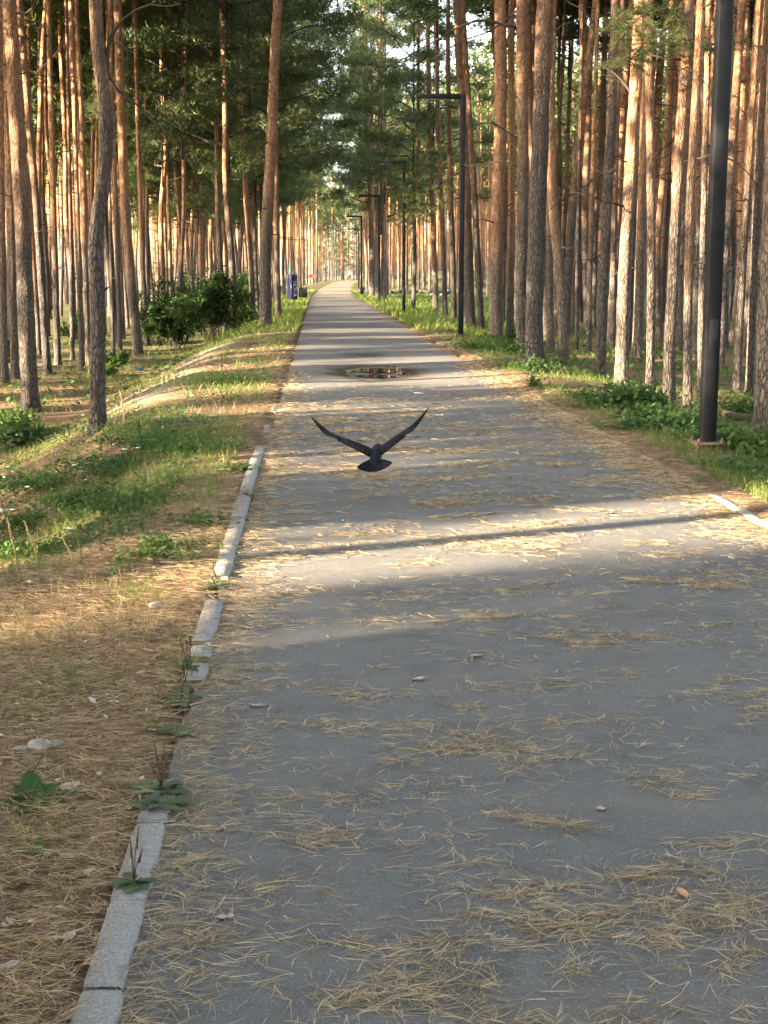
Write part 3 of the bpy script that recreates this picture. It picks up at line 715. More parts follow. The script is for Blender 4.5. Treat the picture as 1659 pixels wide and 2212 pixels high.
# beyond the bend the wood closes the view
for _ in range(260):
    x, y = frng.uniform(-20, 34), frng.uniform(262, 300)
    try_tree(x, y, 2.6)
edge_wood = []
for _ in range(900):
    x, y = frng.uniform(-100, 125), frng.uniform(300, 345)
    if not near_any(x, y, 3.2): PLACED.append((x, y)); edge_wood.append((x, y))
fill.sort(key=lambda p: p[1])
print('pines in view', len(PLACED))
MAXI = 300-len(VERGE)-len([1 for o in SC.objects if o.name.startswith('pine_tree')])
near_fill, far_fill = fill[:MAXI], fill[MAXI:]
def zone(x, y):
    s = 'left' if x < float(shift(y))+1 else 'right'
    if s == 'left':
        if y < 45: return 'slim pine in the shaded stand around and behind the green thicket left of the path', 'pines around the thicket left of the path'
        if y < 70: return 'slender pine in the dense middle of the stand left of the path', 'pines in the middle of the left stand'
        if y < 95: return 'thin pine pole deep in the left stand, lit on one side', 'pines deep in the left stand'
        return 'thin bright pine in the far left stand behind the banners', 'far pines behind the banners'
    if y < 45: return 'slim pine in the rows behind the front pines right of the path', 'pines behind the front row on the right'
    if y < 70: return 'slender pine in the dense middle of the stand right of the path', 'pines in the middle of the right stand'
    if y < 110: return 'thin pine deep in the right stand beyond the second lamp', 'pines deep in the right stand'
    return 'thin sunlit pine in the far right stand beyond the benches', 'far pines beyond the benches'
for i, (x, y) in enumerate(near_fill):
    z = gz(x, y); lb, gp = zone(x, y); s = frng.uniform(.8, 1.25); edge = (y > 33 and y < 105 and ((x < 0 and x > -6.5-.02*y) ))
    t = empty('pine_tree', (x, y, z), frng.random()*6.28, lb, 'pine tree', gp)
    hs = frng.uniform(.92, 1.12); t.rotation_euler.x = frng.normal()*.014; t.rotation_euler.y = frng.normal()*.014
    k = link('trunk', FILL_TRUNKS[i % 8], t); k.scale = (s, s, hs)
    if frng.random() < .8: tag(link('dead_branches', TWIGS[i % 5], t), kind='stuff')
    c = add_crown(t, 'edge' if edge else 'far', frng.uniform(4.2, 7.5) if edge else frng.uniform(10.5, 13.5) if y < 62 else frng.uniform(6.0, 11.0), s=frng.uniform(.8, 1.05), rz=frng.random()*6, idx=i)

for i, (x, y) in enumerate(VERGE):
    l = x < 0; t = empty('pine_tree', (x, y, gz(x, y)), frng.random()*6.28, 'bushy crowned pine at the very edge of the %s verge, reaching over the path' % ('left' if l else 'right'), 'pine tree', 'bushy pines along the %s edge of the path' % ('left' if l else 'right'))
    s = frng.uniform(.95, 1.3); k = link('trunk', FILL_TRUNKS[(i*3) % 8], t); k.scale = (s, s, 1.05)
    add_crown(t, 'edge', frng.uniform(5.0, 7.5) if y < 100 else frng.uniform(6, 9), s=frng.uniform(1.2, 1.42), rz=frng.random()*6, idx=i+1)

def get_arrays(me):
    V = np.empty(len(me.vertices)*3, np.float32); me.vertices.foreach_get('co', V); me.calc_loop_triangles()
    T = np.empty(len(me.loop_triangles)*3, np.int32); me.loop_triangles.foreach_get('vertices', T)
    return V.reshape(-1, 3), T.reshape(-1, 3)
# light copies for the trees too many or too far to be picked out: one object each for trunks and greenery
def lite_crown(seed):
    wood, (P0, D, L, W, side, tn) = crown_arrays(seed, 8.5, 1.8, 15, 14, 2, .55, .17, .55)
    V, T = tri_blades(P0, D, L, W, side); return V, T, np.repeat(tn, 3)
LITE = [lite_crown(700+i) for i in range(4)]
def wood_mass(name, label, spots, pad_crown=0.0, czr=(8.5, 12.0), lod_tr=7):
    tb = MB(); cb = MB(); r = np.random.default_rng(99)
    for i, (x, y) in enumerate(spots):
        z = gz(x, y); rad = r.uniform(.085, .14); lx, ly = r.normal(size=2)*.25; H = r.uniform(18, 21)
        V, F4, _ = tube([[x, y, z-.2], [x+lx*.4, y+ly*.3, z+H*.45], [x+lx, y+ly, z+H]], [rad, rad*.75, .05], lod_tr, False); tb.add(V, F4=F4)
        V, T, tn = LITE[i % 4]; a = r.random()*6.28; s = r.uniform(.8, 1.1); c, s_ = math.cos(a)*s, math.sin(a)*s
        Q = np.stack([V[:, 0]*c-V[:, 1]*s_+x+lx*.6, V[:, 0]*s_+V[:, 1]*c+y+ly*.6, V[:, 2]*s+z+r.uniform(*czr)], 1); cb.add(Q, F3=T, tint=tn)
    o = tag(empty(name, label=label, cat='wood'), kind='stuff')
    t = tb.build('trunks', M['bark'], o); tag(t, kind='stuff')
    g = cb.build('greenery', M['needles_far'], o, smooth=False, tinted=True); tag(g, kind='stuff')
wood_mass('distant_wood', 'mass of distant pines closing the end of the path', far_fill)
wood_mass('distant_wood', 'low branched edge of the wood far across the clearings', edge_wood, czr=(.5, 7), lod_tr=5)
# the same stand goes on to the left of and behind the photographer; lanes cut in it let the low sun through
side = [(-12.0, 2.6)]+[(q, 4.15+.4*q+(.35 if i % 2 else -.2)) for i, q in enumerate((-5.6, -8, -11, -15, -19, -24, -28, -31, -34, -37, -40, -43, -46, -49, -52))]  # lone pine casting a shadow band, then an unseen row added to shade the foreground
for _ in range(13000):
    x, y = frng.uniform(-64, 30), frng.uniform(-52, 200)
    if -3.4 < x < 5.2: continue
    if view_x(y, -1)-1 < x < view_x(y, 1)+1 and y > 0: continue
    if y > 0 and 0 < x: 
        if x > view_x(y, 1)+18 or y > 90: continue
    if x > 5.2 and y < -20: continue
    if x < WEST(y, x): continue
    if in_sun_lane(x, y, .12): continue
    if near_any(x, y, (1.9 if x > -20 else 2.1) if y < 55 else 2.7): continue
    PLACED.append((x, y)); side.append((x, y))
print('side trees', len(side))
wood_mass('pine_wood', 'the same pine stand going on beyond the left side of the picture, with an added row shading the path', side)

# ------------------------------------------------------------------ lamps
def lamp():
    t = empty('street_lamp', (0, 0, 0), label='x', cat='street lamp', group='black lamps along the path')
    H = 5.85
    p = MB().box((0, 0, .10+(H-.10)/2), (.125, .125, H-.10), bev=.008).build('post', M['lamp'], t, False)
    a = MB().box((-.0625-.52, 0, H-.06), (1.04, .12, .12), bev=.006).build('arm', M['lamp'], t, False)
    g = MB().box((-.66, 0, H-.124), (.74, .085, .010), bev=.003).build('lamp_lens', M['lamp_glass'], a, False)
    b = MB().box((0, 0, .086), (.27, .27, .022), bev=.004).build('base_plate', M['rust'], t, False)
    for i, j in ((-1, -1), (1, -1), (1, 1), (-1, 1)):
        q = MB(); q.tube([[i*.1, j*.1, -.12], [i*.1, j*.1, .13]], .011, 8); q.tube([[i*.1, j*.1, .098], [i*.1, j*.1, .113]], .020, 6); q.build('anchor_bolt', M['rust'], b, False)
    f = MB().box((0, 0, .0), (.20, .20, .14), bev=.01).build('footing', M['rust'], t, False)  # darkness of the gap under the raised plate put into this block's colour
    h = MB().box((0, -.0635, 1.0), (.075, .004, .30), bev=.001).build('service_hatch', M['lamp'], p, False)
    return t
L0 = lamp()
lamps = [((1527, 972), None, 'nearest black lamp post, running out of the top of the picture'),
         ((995, 729), 195, 'second black lamp, its whole bent arm visible before a grey pine'),
         ((872, 681), 355, 'third black lamp of the row, in the tall grass'),
         ((819, 656), 425, 'fourth black lamp of the row, beside the orange and grey twin pines'),
         ((781, 641), 458, 'fifth black lamp, at the near end of the dark benches')]
for i, ((px, py), top, lb) in enumerate(lamps):
    o = L0 if i == 0 else copy_tree(L0); p = at_ground(px, py); o.location = (p.x, p.y, p.z-.02); o['label'] = lb
    print('lamp', i, tuple(round(v, 2) for v in p))
for (px, topy, lb) in ((775, 498, 'sixth black lamp, small and far beyond the benches beside the path'), (838, 476, 'distant lamp standing back from the path behind the benches'), (895, 488, 'distant lamp farthest right, above the end of the benches')):
    Y = 4.42*F/(597-topy); p = at_y(px, 640, Y); o = copy_tree(L0); o.location = (p.x, Y, gz(p.x, Y)-.02); o['label'] = lb

# ------------------------------------------------------------------ benches, bin, banners, sign, fence
def bench(x, y, rz, L, label, slatted=True):
    t = empty('bench', (x, y, gz(x, y)), rz, label, 'bench', 'dark benches on the right of the path')
    for i in range(4): MB().box((0, -.2+.135*i, .47), (L, .115, .05), bev=.008).build('seat_slat', M['bench_wood'], t, False)
    MB().box((0, -.27, .34), (L, .03, .20), bev=.006).build('front_board', M['bench_wood'], t, False)
    for sx in (-L*.40, 0, L*.40): MB().box((sx, 0, .20), (.30, .44, .485), bev=.015).build('support', M['concrete'], t, False)
    return t
bp = at_y(771, 634, 108); 
bench(4.35, 107.5, R(2), 2.2, 'dark slatted bench nearest the path, behind the fifth lamp')
bench(6.75, 107.9, R(2), 2.1, 'middle dark bench between the two far lamps')
bench(8.95, 108.2, R(2), 1.9, 'dark bench at the right end of the row, against the bright grass')
def planter(x, y, label):
    t = empty('planter', (x, y, gz(x, y)), 0, label, 'planter', 'dark planters beside the benches')
    V = []; Fq = []
    for z, a in ((0, .17), (.62, .25), (.62, .21), (.52, .20)):
        V += [[-a, -a, z], [a, -a, z], [a, a, z], [-a, a, z]]
    for k in range(3):
        for i in range(4): Fq.append([k*4+i, k*4+(i+1) % 4, (k+1)*4+(i+1) % 4, (k+1)*4+i])
    Fq.append([12, 13, 14, 15]); Fq.append([3, 2, 1, 0])
    link('pot', mesh('pot', V, Fq, M['black'], False), t)
    r = rng; n = 90; P0 = np.stack([r.normal(size=n)*.09, r.normal(size=n)*.09, np.full(n, .5)], 1); D = unit(r.normal(size=(n, 3))*[.5, .5, .2]+[0, 0, 1])
    V, T = leaves(P0, D, unit(np.cross(D, rand_unit(n))), .12+.15*r.random(n), np.full(n, .05)); link('foliage', mesh('foliage', V, T, M['leaf'], False, r.random(len(V))*.5+.3), t)
planter(3.38, 106.6, 'dark tapering planter at the path end of the benches')
planter(10.3, 108.4, 'dark planter closing the far end of the benches')
def bin_():
    x, y = at_y(654, 632, 84).x, 84
    t = empty('litter_bin', (x, y, gz(x, y)), .1, 'black litter bin on legs in the grass beside the left edge of the path', 'litter bin')
    MB().box((0, 0, .50), (.52, .40, .52), bev=.03).build('bin_body', M['black'], t, False)
    MB().box((0, 0, .80), (.56, .44, .05), bev=.02).build('lid', M['black'], t, False)
    for i in (-1, 1):
        for j in (-1, 1): MB().box((i*.22, j*.15, .13), (.04, .04, .26)).build('leg', M['black'], t, False)
bin_()
def banner(px, Y, wd, h, m, label, letters=None):
    p = at_y(px, 633, Y); t = empty('banner', (p.x, Y, gz(p.x, Y)), 0, label, 'banner')
    P = MB(); P.tube([[-wd/2, 0, 0], [-wd/2, 0, h+.12]], .018, 8); P.tube([[-wd/2, 0, h+.10], [wd/2, 0, h+.06]], .012, 6); P.build('pole', M['metal'], t)
    n = 12; X = np.linspace(-wd/2, wd/2, n); V = []
    for z in np.linspace(.18, h+.07, 14):
        for x in X: V.append([x, .03*math.sin(x*9+z*1.3)+.012, z])
    V = np.array(V); i = (np.arange(13)[:, None]*n+np.arange(n-1)[None, :]).ravel(); Fq = np.stack([i, i+1, i+1+n, i+n], 1)
    V2 = V+[0, .006, 0]; c = link('cloth', mesh('cloth', np.vstack([V, V2]), np.vstack([Fq, Fq[:, ::-1]+len(V)]), m), t)
    if letters:
        cu = bpy.data.curves.new('lettering', 'FONT'); cu.body = letters; cu.size = h*.20; cu.extrude = .004; cu.align_x = 'CENTER'; cu.align_y = 'CENTER'
        tmp = bpy.data.objects.new('lettering', cu); me = bpy.data.meshes.new_from_object(tmp); me.materials.clear(); me.materials.append(M['white'])
        o = link('lettering', me, c); o.location = (.02, -.045, h*.52); o.rotation_euler = (R(90), R(90), 0)
        bpy.data.objects.remove(tmp)
    MB().box((0, 0, .03), (.4, .4, .05), bev=.01).build('base', M['black'], t, False)
banner(636, 79, .36, 1.55, M['indigo'], 'dark blue banner with white vertical lettering beside the litter bin', 'NOVA')
banner(625, 82, .27, 1.55, M['purple'], 'pale purple banner left of the lettered one')
def sign():
    p = at_y(674, 616, 150); t = empty('sign', (p.x, 150, gz(p.x, 150)), 0, 'small red sign on a post far down the left edge of the path', 'sign')
    MB().tube([[0, 0, 0], [0, 0, 1.3]], .03, 8).build('post', M['metal'], t)
    V = [[.38*math.cos(a), -.04+yy, 1.25+.17*math.sin(a)] for yy in (0, .03) for a in np.linspace(0, 2*math.pi, 20, endpoint=False)]
    link('sign_panel', mesh('panel', V, [np.array([[i, (i+1) % 20, 20+(i+1) % 20, 20+i] for i in range(20)]), np.array([[0, 1+i, 2+i] for i in range(18)]), np.array([[20, 22+i, 21+i] for i in range(18)])], M['red'], False), t)
sign()
def fence(xa, xb, y, label):
    xm = (xa+xb)/2; z = gz(xm, y); t = empty('fence', (xm, y, z), 0, label, 'fence')
    n = int((xb-xa)/2.5)+1
    for i in range(n+1): MB().box((xa-xm+i*(xb-xa)/n, 0, 1.5), (.08, .08, 3.2)).build('post', M['teal'], t, False)
    mb = MB()
    for x in np.arange(xa-xm, xb-xm, .10): mb.box((x, 0, 1.55), (.018, .012, 2.9))
    for zz in np.arange(.2, 3.0, .4): mb.box((0, -.012, zz), (xb-xa, .012, .02))
    o = mb.build('mesh_panel', M['teal'], t, False); tag(o, kind='stuff')
fence(-19, -2.2, 178, 'tall green mesh fence glimpsed between the far pines')

# ------------------------------------------------------------------ people far down the path
def skin_body(name, joints, edges, radii, mt, parent, sub=1):
    me = bpy.data.meshes.new(name); me.from_pydata(joints, edges, []); o = bpy.data.objects.new(name, me); COL.objects.link(o)
    o.modifiers.new('skin', 'SKIN'); s = o.modifiers.new('sub', 'SUBSURF'); s.levels = sub; s.render_levels = sub
    for i, r in enumerate(radii): me.skin_vertices[0].data[i].radius = (r, r)
    me.skin_vertices[0].data[0].use_root = True
    dg = bpy.context.evaluated_depsgraph_get(); m2 = bpy.data.meshes.new_from_object(o.evaluated_get(dg)); m2.name = name
    bpy.data.objects.remove(o); m2.materials.clear(); m2.materials.append(mt); m2.polygons.foreach_set('use_smooth', np.ones(len(m2.polygons), bool))
    return link(name, m2, parent)
def ball(c, r, n=12, m=8):
    V = []; c = np.array(c); rr = np.broadcast_to(r, (3,))
    for k in range(m+1):
        p = math.pi*k/m
        for i in range(n): a = 2*math.pi*i/n; V.append(c+rr*np.array([math.sin(p)*math.cos(a), math.sin(p)*math.sin(a), math.cos(p)]))
    Fq = [[k*n+i, k*n+(i+1) % n, (k+1)*n+(i+1) % n, (k+1)*n+i] for k in range(m) for i in range(n)]
    return np.array(V), np.array(Fq)[:, ::-1]
def person(loc, rz, label, cyc, top, legs):
    t = empty('person', loc, rz, label, 'person')
    if cyc: J = [(0, .10, .98), (0, .02, 1.22), (0, -.10, 1.46), (0, -.13, 1.56), (0, -.16, 1.68), (.19, -.08, 1.42), (.30, -.22, 1.20), (.27, -.42, 1.06), (-.19, -.08, 1.42), (-.30, -.22, 1.20), (-.27, -.42, 1.06), (.10, .06, .95), (.14, -.26, .80), (.12, -.08, .42), (.12, -.20, .36), (-.10, .06, .95), (-.14, -.22, .66), (-.12, -.02, .25), (-.12, -.14, .20)]
    else: J = [(0, 0, .95), (0, 0, 1.2), (0, 0, 1.42), (0, 0, 1.53), (0, -.02, 1.65), (.19, 0, 1.40), (.24, .03, 1.12), (.22, -.10, .90), (-.19, 0, 1.40), (-.24, .03, 1.12), (-.22, -.10, .90), (.10, 0, .92), (.11, -.10, .50), (.11, -.02, .08), (.11, -.14, .04), (-.10, 0, .92), (-.11, .05, .50), (-.11, .20, .12), (-.11, .10, .04)]
    E = [(0, 1), (1, 2), (2, 3), (3, 4), (2, 5), (5, 6), (6, 7), (2, 8), (8, 9), (9, 10), (0, 11), (11, 12), (12, 13), (13, 14), (0, 15), (15, 16), (16, 17), (17, 18)]
    Rr = [.14, .14, .15, .055, .085, .07, .045, .035, .07, .045, .035, .10, .065, .045, .04, .10, .065, .045, .04]
    b = skin_body('body', J, E, Rr, M['skin'], t)
    skin_body('shirt', [J[0], J[1], J[2], J[5], J[6], J[8], J[9]], [(0, 1), (1, 2), (2, 3), (3, 4), (2, 5), (5, 6)], [.16, .16, .165, .085, .06, .085, .06], top, t)
    skin_body('trousers', [J[0], J[11], J[12], J[13], J[15], J[16], J[17]], [(0, 1), (1, 2), (2, 3), (0, 4), (4, 5), (5, 6)], [.155, .115, .08, .06, .115, .08, .06], legs, t)
    V, Fq = ball((J[4][0], J[4][1]+.015, J[4][2]+.035), (.088, .098, .092)); link('hair', mesh('hair', V, Fq, M['dark_cloth']), t)
    return t
def bicycle(loc, rz):
    t = empty('bicycle', loc, rz, 'bicycle ridden towards the camera far down the path', 'bicycle')
    for y in (-.52, .52):
        a = np.linspace(0, 2*math.pi, 25); wmb = MB(); wmb.tube([[0, y+.33*math.cos(q), .34+.33*math.sin(q)] for q in a], .028, 6, False); wh = wmb.build('wheel', M['black'], t)
        s = MB()
        for q in np.linspace(0, math.pi, 8, endpoint=False): s.tube([[0, y-.32*math.cos(q), .34-.32*math.sin(q)], [0, y+.32*math.cos(q), .34+.32*math.sin(q)]], .003, 3, False)
        s.build('spokes', M['metal'], wh)
    f = MB()
    for a, b in (((0, -.52, .34), (0, -.38, .95)), ((0, -.40, .82), (0, .12, .85)), ((0, -.42, .72), (0, .05, .30)), ((0, .05, .30), (0, .16, .92)), ((0, .05, .30), (0, .52, .34)), ((0, .52, .34), (0, .13, .80))): f.tube([a, b], .018, 6)
    f.build('frame', M['black'], t); MB().tube([[-.29, -.40, 1.04], [-.1, -.38, 1.0], [.1, -.38, 1.0], [.29, -.40, 1.04]], .014, 6).build('handlebar', M['black'], t)
    MB().box((0, .17, .94), (.13, .25, .05), bev=.02).build('saddle', M['black'], t)
cp_ = at_y(755, 608, 215); cx_ = cp_.x
bicycle((cx_, 215, float(path_z(cx_, 215))), R(4)); person((cx_, 215, float(path_z(cx_, 215))), R(4), 'person in a pale top riding a bicycle towards the camera far down the path', True, M['shirt'], M['dark_cloth'])
pp = at_y(795.5, 612, 150); person((pp.x, 150, gz(pp.x, 150)), R(160), 'person in a dark top and pale trousers standing half behind the orange verge pine', False, M['dark_cloth'], M['shirt'])

# ------------------------------------------------------------------ crow in flight, seen from behind
def crow():
    Yc = 9.0; c = at_y(812, 982, Yc)
    t = empty('crow', c, 0, 'black crow flying away low over the path with wings raised in a V', 'crow')
    def W3(px, py, dy): p = at_y(px, py, Yc+dy); return np.array([p.x-c.x, p.y-c.y, p.z-c.z])
    mb = MB(); body = []
    stations = [(812, 1006, -.13, .020, .012), (811, 997, -.10, .034, .022), (811, 990, -.05, .040, .036), (812, 984, 0, .042, .044), (813, 978, .06, .042, .044), (814, 972, .11, .034, .036), (815, 968, .145, .026, .028), (815.5, 966, .175, .027, .028), (815.5, 965, .20, .022, .022), (815.5, 965.5, .222, .010, .010)]
    n = 16; V = []
    for px, py, dy, rx, rz in stations:
        p = W3(px, py, dy)
        for i in range(n): a = 2*math.pi*i/n; V.append(p+np.array([rx*math.cos(a), 0, rz*math.sin(a)]))
    m = len(stations); Fq = [[k*n+i, k*n+(i+1) % n, (k+1)*n+(i+1) % n, (k+1)*n+i] for k in range(m-1) for i in range(n)]
    mb.add(V, F4=np.array(Fq)); mb.add([V[i] for i in range(n)]+[W3(812, 1008, -.14)], F3=[[(i+1) % n, i, n] for i in range(n)])
    mb.add([V[(m-1)*n+i] for i in range(n)]+[W3(815.5, 966, .23)], F3=[[i, (i+1) % n, n] for i in range(n)])
    # wings: lofted blades, leading edge away from the camera, trailing edge towards it and a little lower
    for side, pts in ((-1, [(806, 976, .155, 26), (786, 967, .165, 25), (764, 957.5, .165, 21), (738, 947, .155, 14), (716, 937, .14, 9), (698, 925, .12, 6), (684, 912, .09, 4), (673, 900, .05, 2)]),
                      (1, [(818, 976, .155, 24), (834, 963, .165, 20), (850, 951, .165, 17), (868, 938, .155, 12), (886, 924, .14, 9), (902, 910, .12, 7), (914, 897, .09, 5), (923, 883, .05, 3)])):
        V = []; q = 10; n2 = len(pts)
        for k, (px, py, ch, drop) in enumerate(pts):
            drop *= .86
            lead = W3(px, py-drop*.40, .05+ch*.42-.016*max(0, k-3)); trail = W3(px+side*-1.5, py+drop*.60, .05-ch*.58-.03*max(0, k-3))
            d = trail-lead; nn = np.cross(d, np.array([side*1.0, 0, .6])); nn = nn/np.linalg.norm(nn)
            th = .022*(1-k/n2)+.004
            for i in range(q):
                s = i/(q//2) if i <= q//2 else (q-i)/(q//2)
                up = (1 if i <= q//2 else -.35)*math.sin(math.pi*min(s*.9+.08, 1))**.7
                V.append(lead+d*s+nn*th*up*.55)
        Fq = [[k*q+i, k*q+(i+1) % q, (k+1)*q+(i+1) % q, (k+1)*q+i] for k in range(n2-1) for i in range(q)]
        b = len(pts)-1
        mb.add(V, F4=np.array(Fq)); mb.add([V[b*q+i] for i in range(q)], F3=[[0, i, i+1] for i in range(1, q-1)]); mb.add([V[i] for i in range(q)], F3=[[0, i+1, i] for i in range(1, q-1)])
    o = mb.build('body', M['crow'], t)
    rm = o.modifiers.new('remesh', 'REMESH'); rm.mode = 'VOXEL'; rm.voxel_size = .0035; rm.use_smooth_shade = True
    sm = o.modifiers.new('smooth', 'SMOOTH'); sm.iterations = 3; sm.factor = .5
    def feather(name, base, tip, wd, mt, nrm, curve=.0, blunt=.15):
        base, tip = np.array(base), np.array(tip); d = tip-base; L = np.linalg.norm(d); d = d/L; nrm = unit(np.array(nrm)-np.dot(nrm, d)*d); s = np.cross(d, nrm); V = []
        for k, (u, wq) in enumerate(((0, .35), (.2, .8), (.5, 1), (.8, .95), (.93, .7+.3*blunt), (1, blunt))):
            p = base+d*L*u+nrm*curve*L*u*u; V += [p-s*wd*.5*wq, p+nrm*.0022, p+s*wd*.5*wq, p-nrm*.0012]
        Fq = [[k*4+i, k*4+(i+1) % 4, (k+1)*4+(i+1) % 4, (k+1)*4+i] for k in range(5) for i in range(4)]+[[20, 21, 22, 23]]
        link(name, mesh(name, V, Fq, mt), t)
    r = np.random.default_rng(3)
    for i in range(12):                         # fan of the tail
        f = i/11; a = W3(805+14*f, 992+1.5*abs(f-.5), -.075-.004*(i % 3)); tip = W3(773+72*f, 1011.5-9*f+12*math.sin(math.pi*f)**.8, -.17-.005*(i % 2)); feather('tail_feather', a, tip, .034, M['crow'], (0, -.8, .5), .0, .62)
    for side in (-1, 1):
        for i in range(9):                      # primaries at the wing tips, fanned a little
            f = i/8
            if side < 0: a = (740-26*f, 948-13*f); b = (704-33*f, 938-39*f**1.25)
            else: a = (866+18*f, 941-16*f); b = (893+34*f, 928-49*f**1.2)
            a3, b3 = W3(a[0], a[1], .05-.08*(1-f)), W3(b[0], b[1], .0-.17*(1-f)); dd = b3-a3
            feather('wing_feather', a3, b3, .026, M['crow'], np.cross(dd, (0, -1, -.25)), .02*side, .25)
        sp0 = (W3(740, 948, 0)-W3(800, 976, 0)) if side < 0 else (W3(868, 939, 0)-W3(822, 974, 0))
        for i in range(12):                     # secondaries along the trailing edge, lying in the wing
            f = i/11
            if side < 0: a = (797-60*f, 976.5-27*f); b = (793-62*f, 984.5-32*f)
            else: a = (824+44*f, 973-31*f); b = (829+45*f, 980.5-36*f)
            a3, b3 = W3(a[0], a[1], .0), W3(b[0], b[1], -.085-.012*f+.004*(i % 2)); feather('wing_feather', a3, b3, .034, M['crow_grey'], np.cross(sp0, b3-a3), .0, .5)
    V, Fq = ball((0, 0, 0), (.012, .03, .012), 8, 6); b = W3(815.5, 966.5, .235); V = V+b; link('beak', mesh('beak', V, Fq, M['beak']), t)
    for s in (-1, 1):
        mbf = MB(); p = W3(812+s*5, 994, -.03); mbf.tube([p, p+[0, -.03, -.012], p+[0, -.055, -.006]], [.004, .003, .002], 6); mbf.build('foot', M['beak'], t)
crow()

# ------------------------------------------------------------------ shrubs and plants
def shrub(x, y, wd, h, n, label, cat='bush', name='bush', m='leaf', leaf=.085, group=None, seed=0, tl=.4, dep=1.0):
    sr = min(1.0, h*.55); weed = h < .6
    r = np.random.default_rng(seed+900); t = empty(name, (x, y, gz(x, y)-.02), 0, label, cat, group); st = MB(); C = []
    for i in range(max(6, int(wd*9))):
        a = r.random()*6.28; q = r.random()**.6; tip = np.array([math.cos(a)*wd*.5*q, math.sin(a)*wd*.5*q*dep, h*(.98-.5*q*q)*(.55+.45*r.random())])
        b = tip*[.25, .25, 0]; mid = (b+tip)*.5+[0, 0, h*.12]; P = np.array([b, mid, tip]); st.tube(P, np.array([.012, .008, .003])*sr, 4, cap=False)
        for s in range(5):
            tt = .3+.7*r.random(); p = b*(1-tt)**2+2*mid*tt*(1-tt)+tip*tt*tt; e = p+unit(r.normal(size=3)*[1, 1, .5]+[0, 0, .35])*(.12+.3*r.random())*h*.35
            st.tube([p, e], [.004*sr, .002*sr], 3, cap=False); C += [p+(e-p)*u for u in (.5, .8, 1)]
    C = np.array(C); idx = r.integers(0, len(C), n); P0 = C[idx]+r.normal(size=(n, 3))*.07*h*.5
    if weed: P0[:, :2] += r.normal(size=(n, 2))*wd*.16; P0[:, 2] *= .35+.75*r.random(n)
    P0[:, 2] = np.maximum(P0[:, 2], .012)
    D = unit(r.normal(size=(n, 3))*[1, 1, .5]+[0, 0, .15]); side = unit(np.cross(D, rand_unit(n, r)*[.4, .4, 1]+[0, 0, .8]))
    L = leaf*(.6+.8*r.random(n)); V, T = leaves(P0, D, side, L, L*.55)
    tn = np.clip(tl+(fbm(P0[:, 0]*2, P0[:, 1]*2+P0[:, 2]*2, seed, 2)-.5)*.9+r.normal(size=n)*.12, 0, 1)
    st.build('stems', M['deadwood' if not weed else 'dry'], t, tinted=True); link('foliage', mesh('foliage', V, T, M[m], False, np.repeat(tn, 7)), t); return t
for i, (px, py, wd, h, lb) in enumerate((
        (345, 745, 2.2, 2.0, 'leafy dark bush at the left end of the thicket below the bank'),
        (395, 742, 2.4, 2.5, 'tallest dark bush in the middle of the thicket'),
        (450, 728, 2.4, 2.5, 'dense bush in the thicket right of the tallest one'),
        (500, 705, 2.2, 2.5, 'bush of the thicket leaning over the top of the bank'),
        (540, 685, 2.4, 2.3, 'bush of the thicket just left of the solitary orange pine'),
        (380, 752, 2.0, 1.9, 'bush at the near edge of the thicket, low on the bank'), (470, 738, 2.0, 2.0, 'bush of the thicket nearest the bare sandy scar'), (425, 690, 2.6, 2.6, 'bush at the back of the thicket against the trunks'))):
    p = at_ground(px, py); shrub(p.x, p.y, wd*1.25, h*1.18, 8500, lb, leaf=.095, seed=i, tl=.22, group='bushes of the left thicket')
for i, (px, py, wd, h, n, lb) in enumerate(((4, 800, 1.2, 1.3, 1500, 'green bush between trunks at the left edge of the picture'), (8, 935, .9, .55, 1000, 'broad leaved sapling at the left edge below the thick pine'), (60, 960, .9, .5, 1000, 'low leafy plant before the foot of the thick straight pine'),
        (250, 800, .8, .75, 900, 'bright leafy sapling catching sun behind the S curved pine'), (228, 812, .5, .5, 400, 'small lit sapling touching the S curved trunk'),
        (170, 745, 1.6, 1.4, 1500, 'dim green bush among the trunks behind the S curved pine'), (430, 650, 2.5, 2.0, 2500, 'dark undergrowth bush behind the thicket'),
        (585, 640, 1.6, 1.5, 2200, 'dark bush on the bank behind the thin verge pine'), (612, 637, 1.5, 1.3, 1800, 'bush below the pale purple banner'))):
    p = at_ground(px, py); shrub(p.x, p.y, wd, h, n, lb, leaf=.10 if i > 0 else .12, seed=40+i, tl=.45)
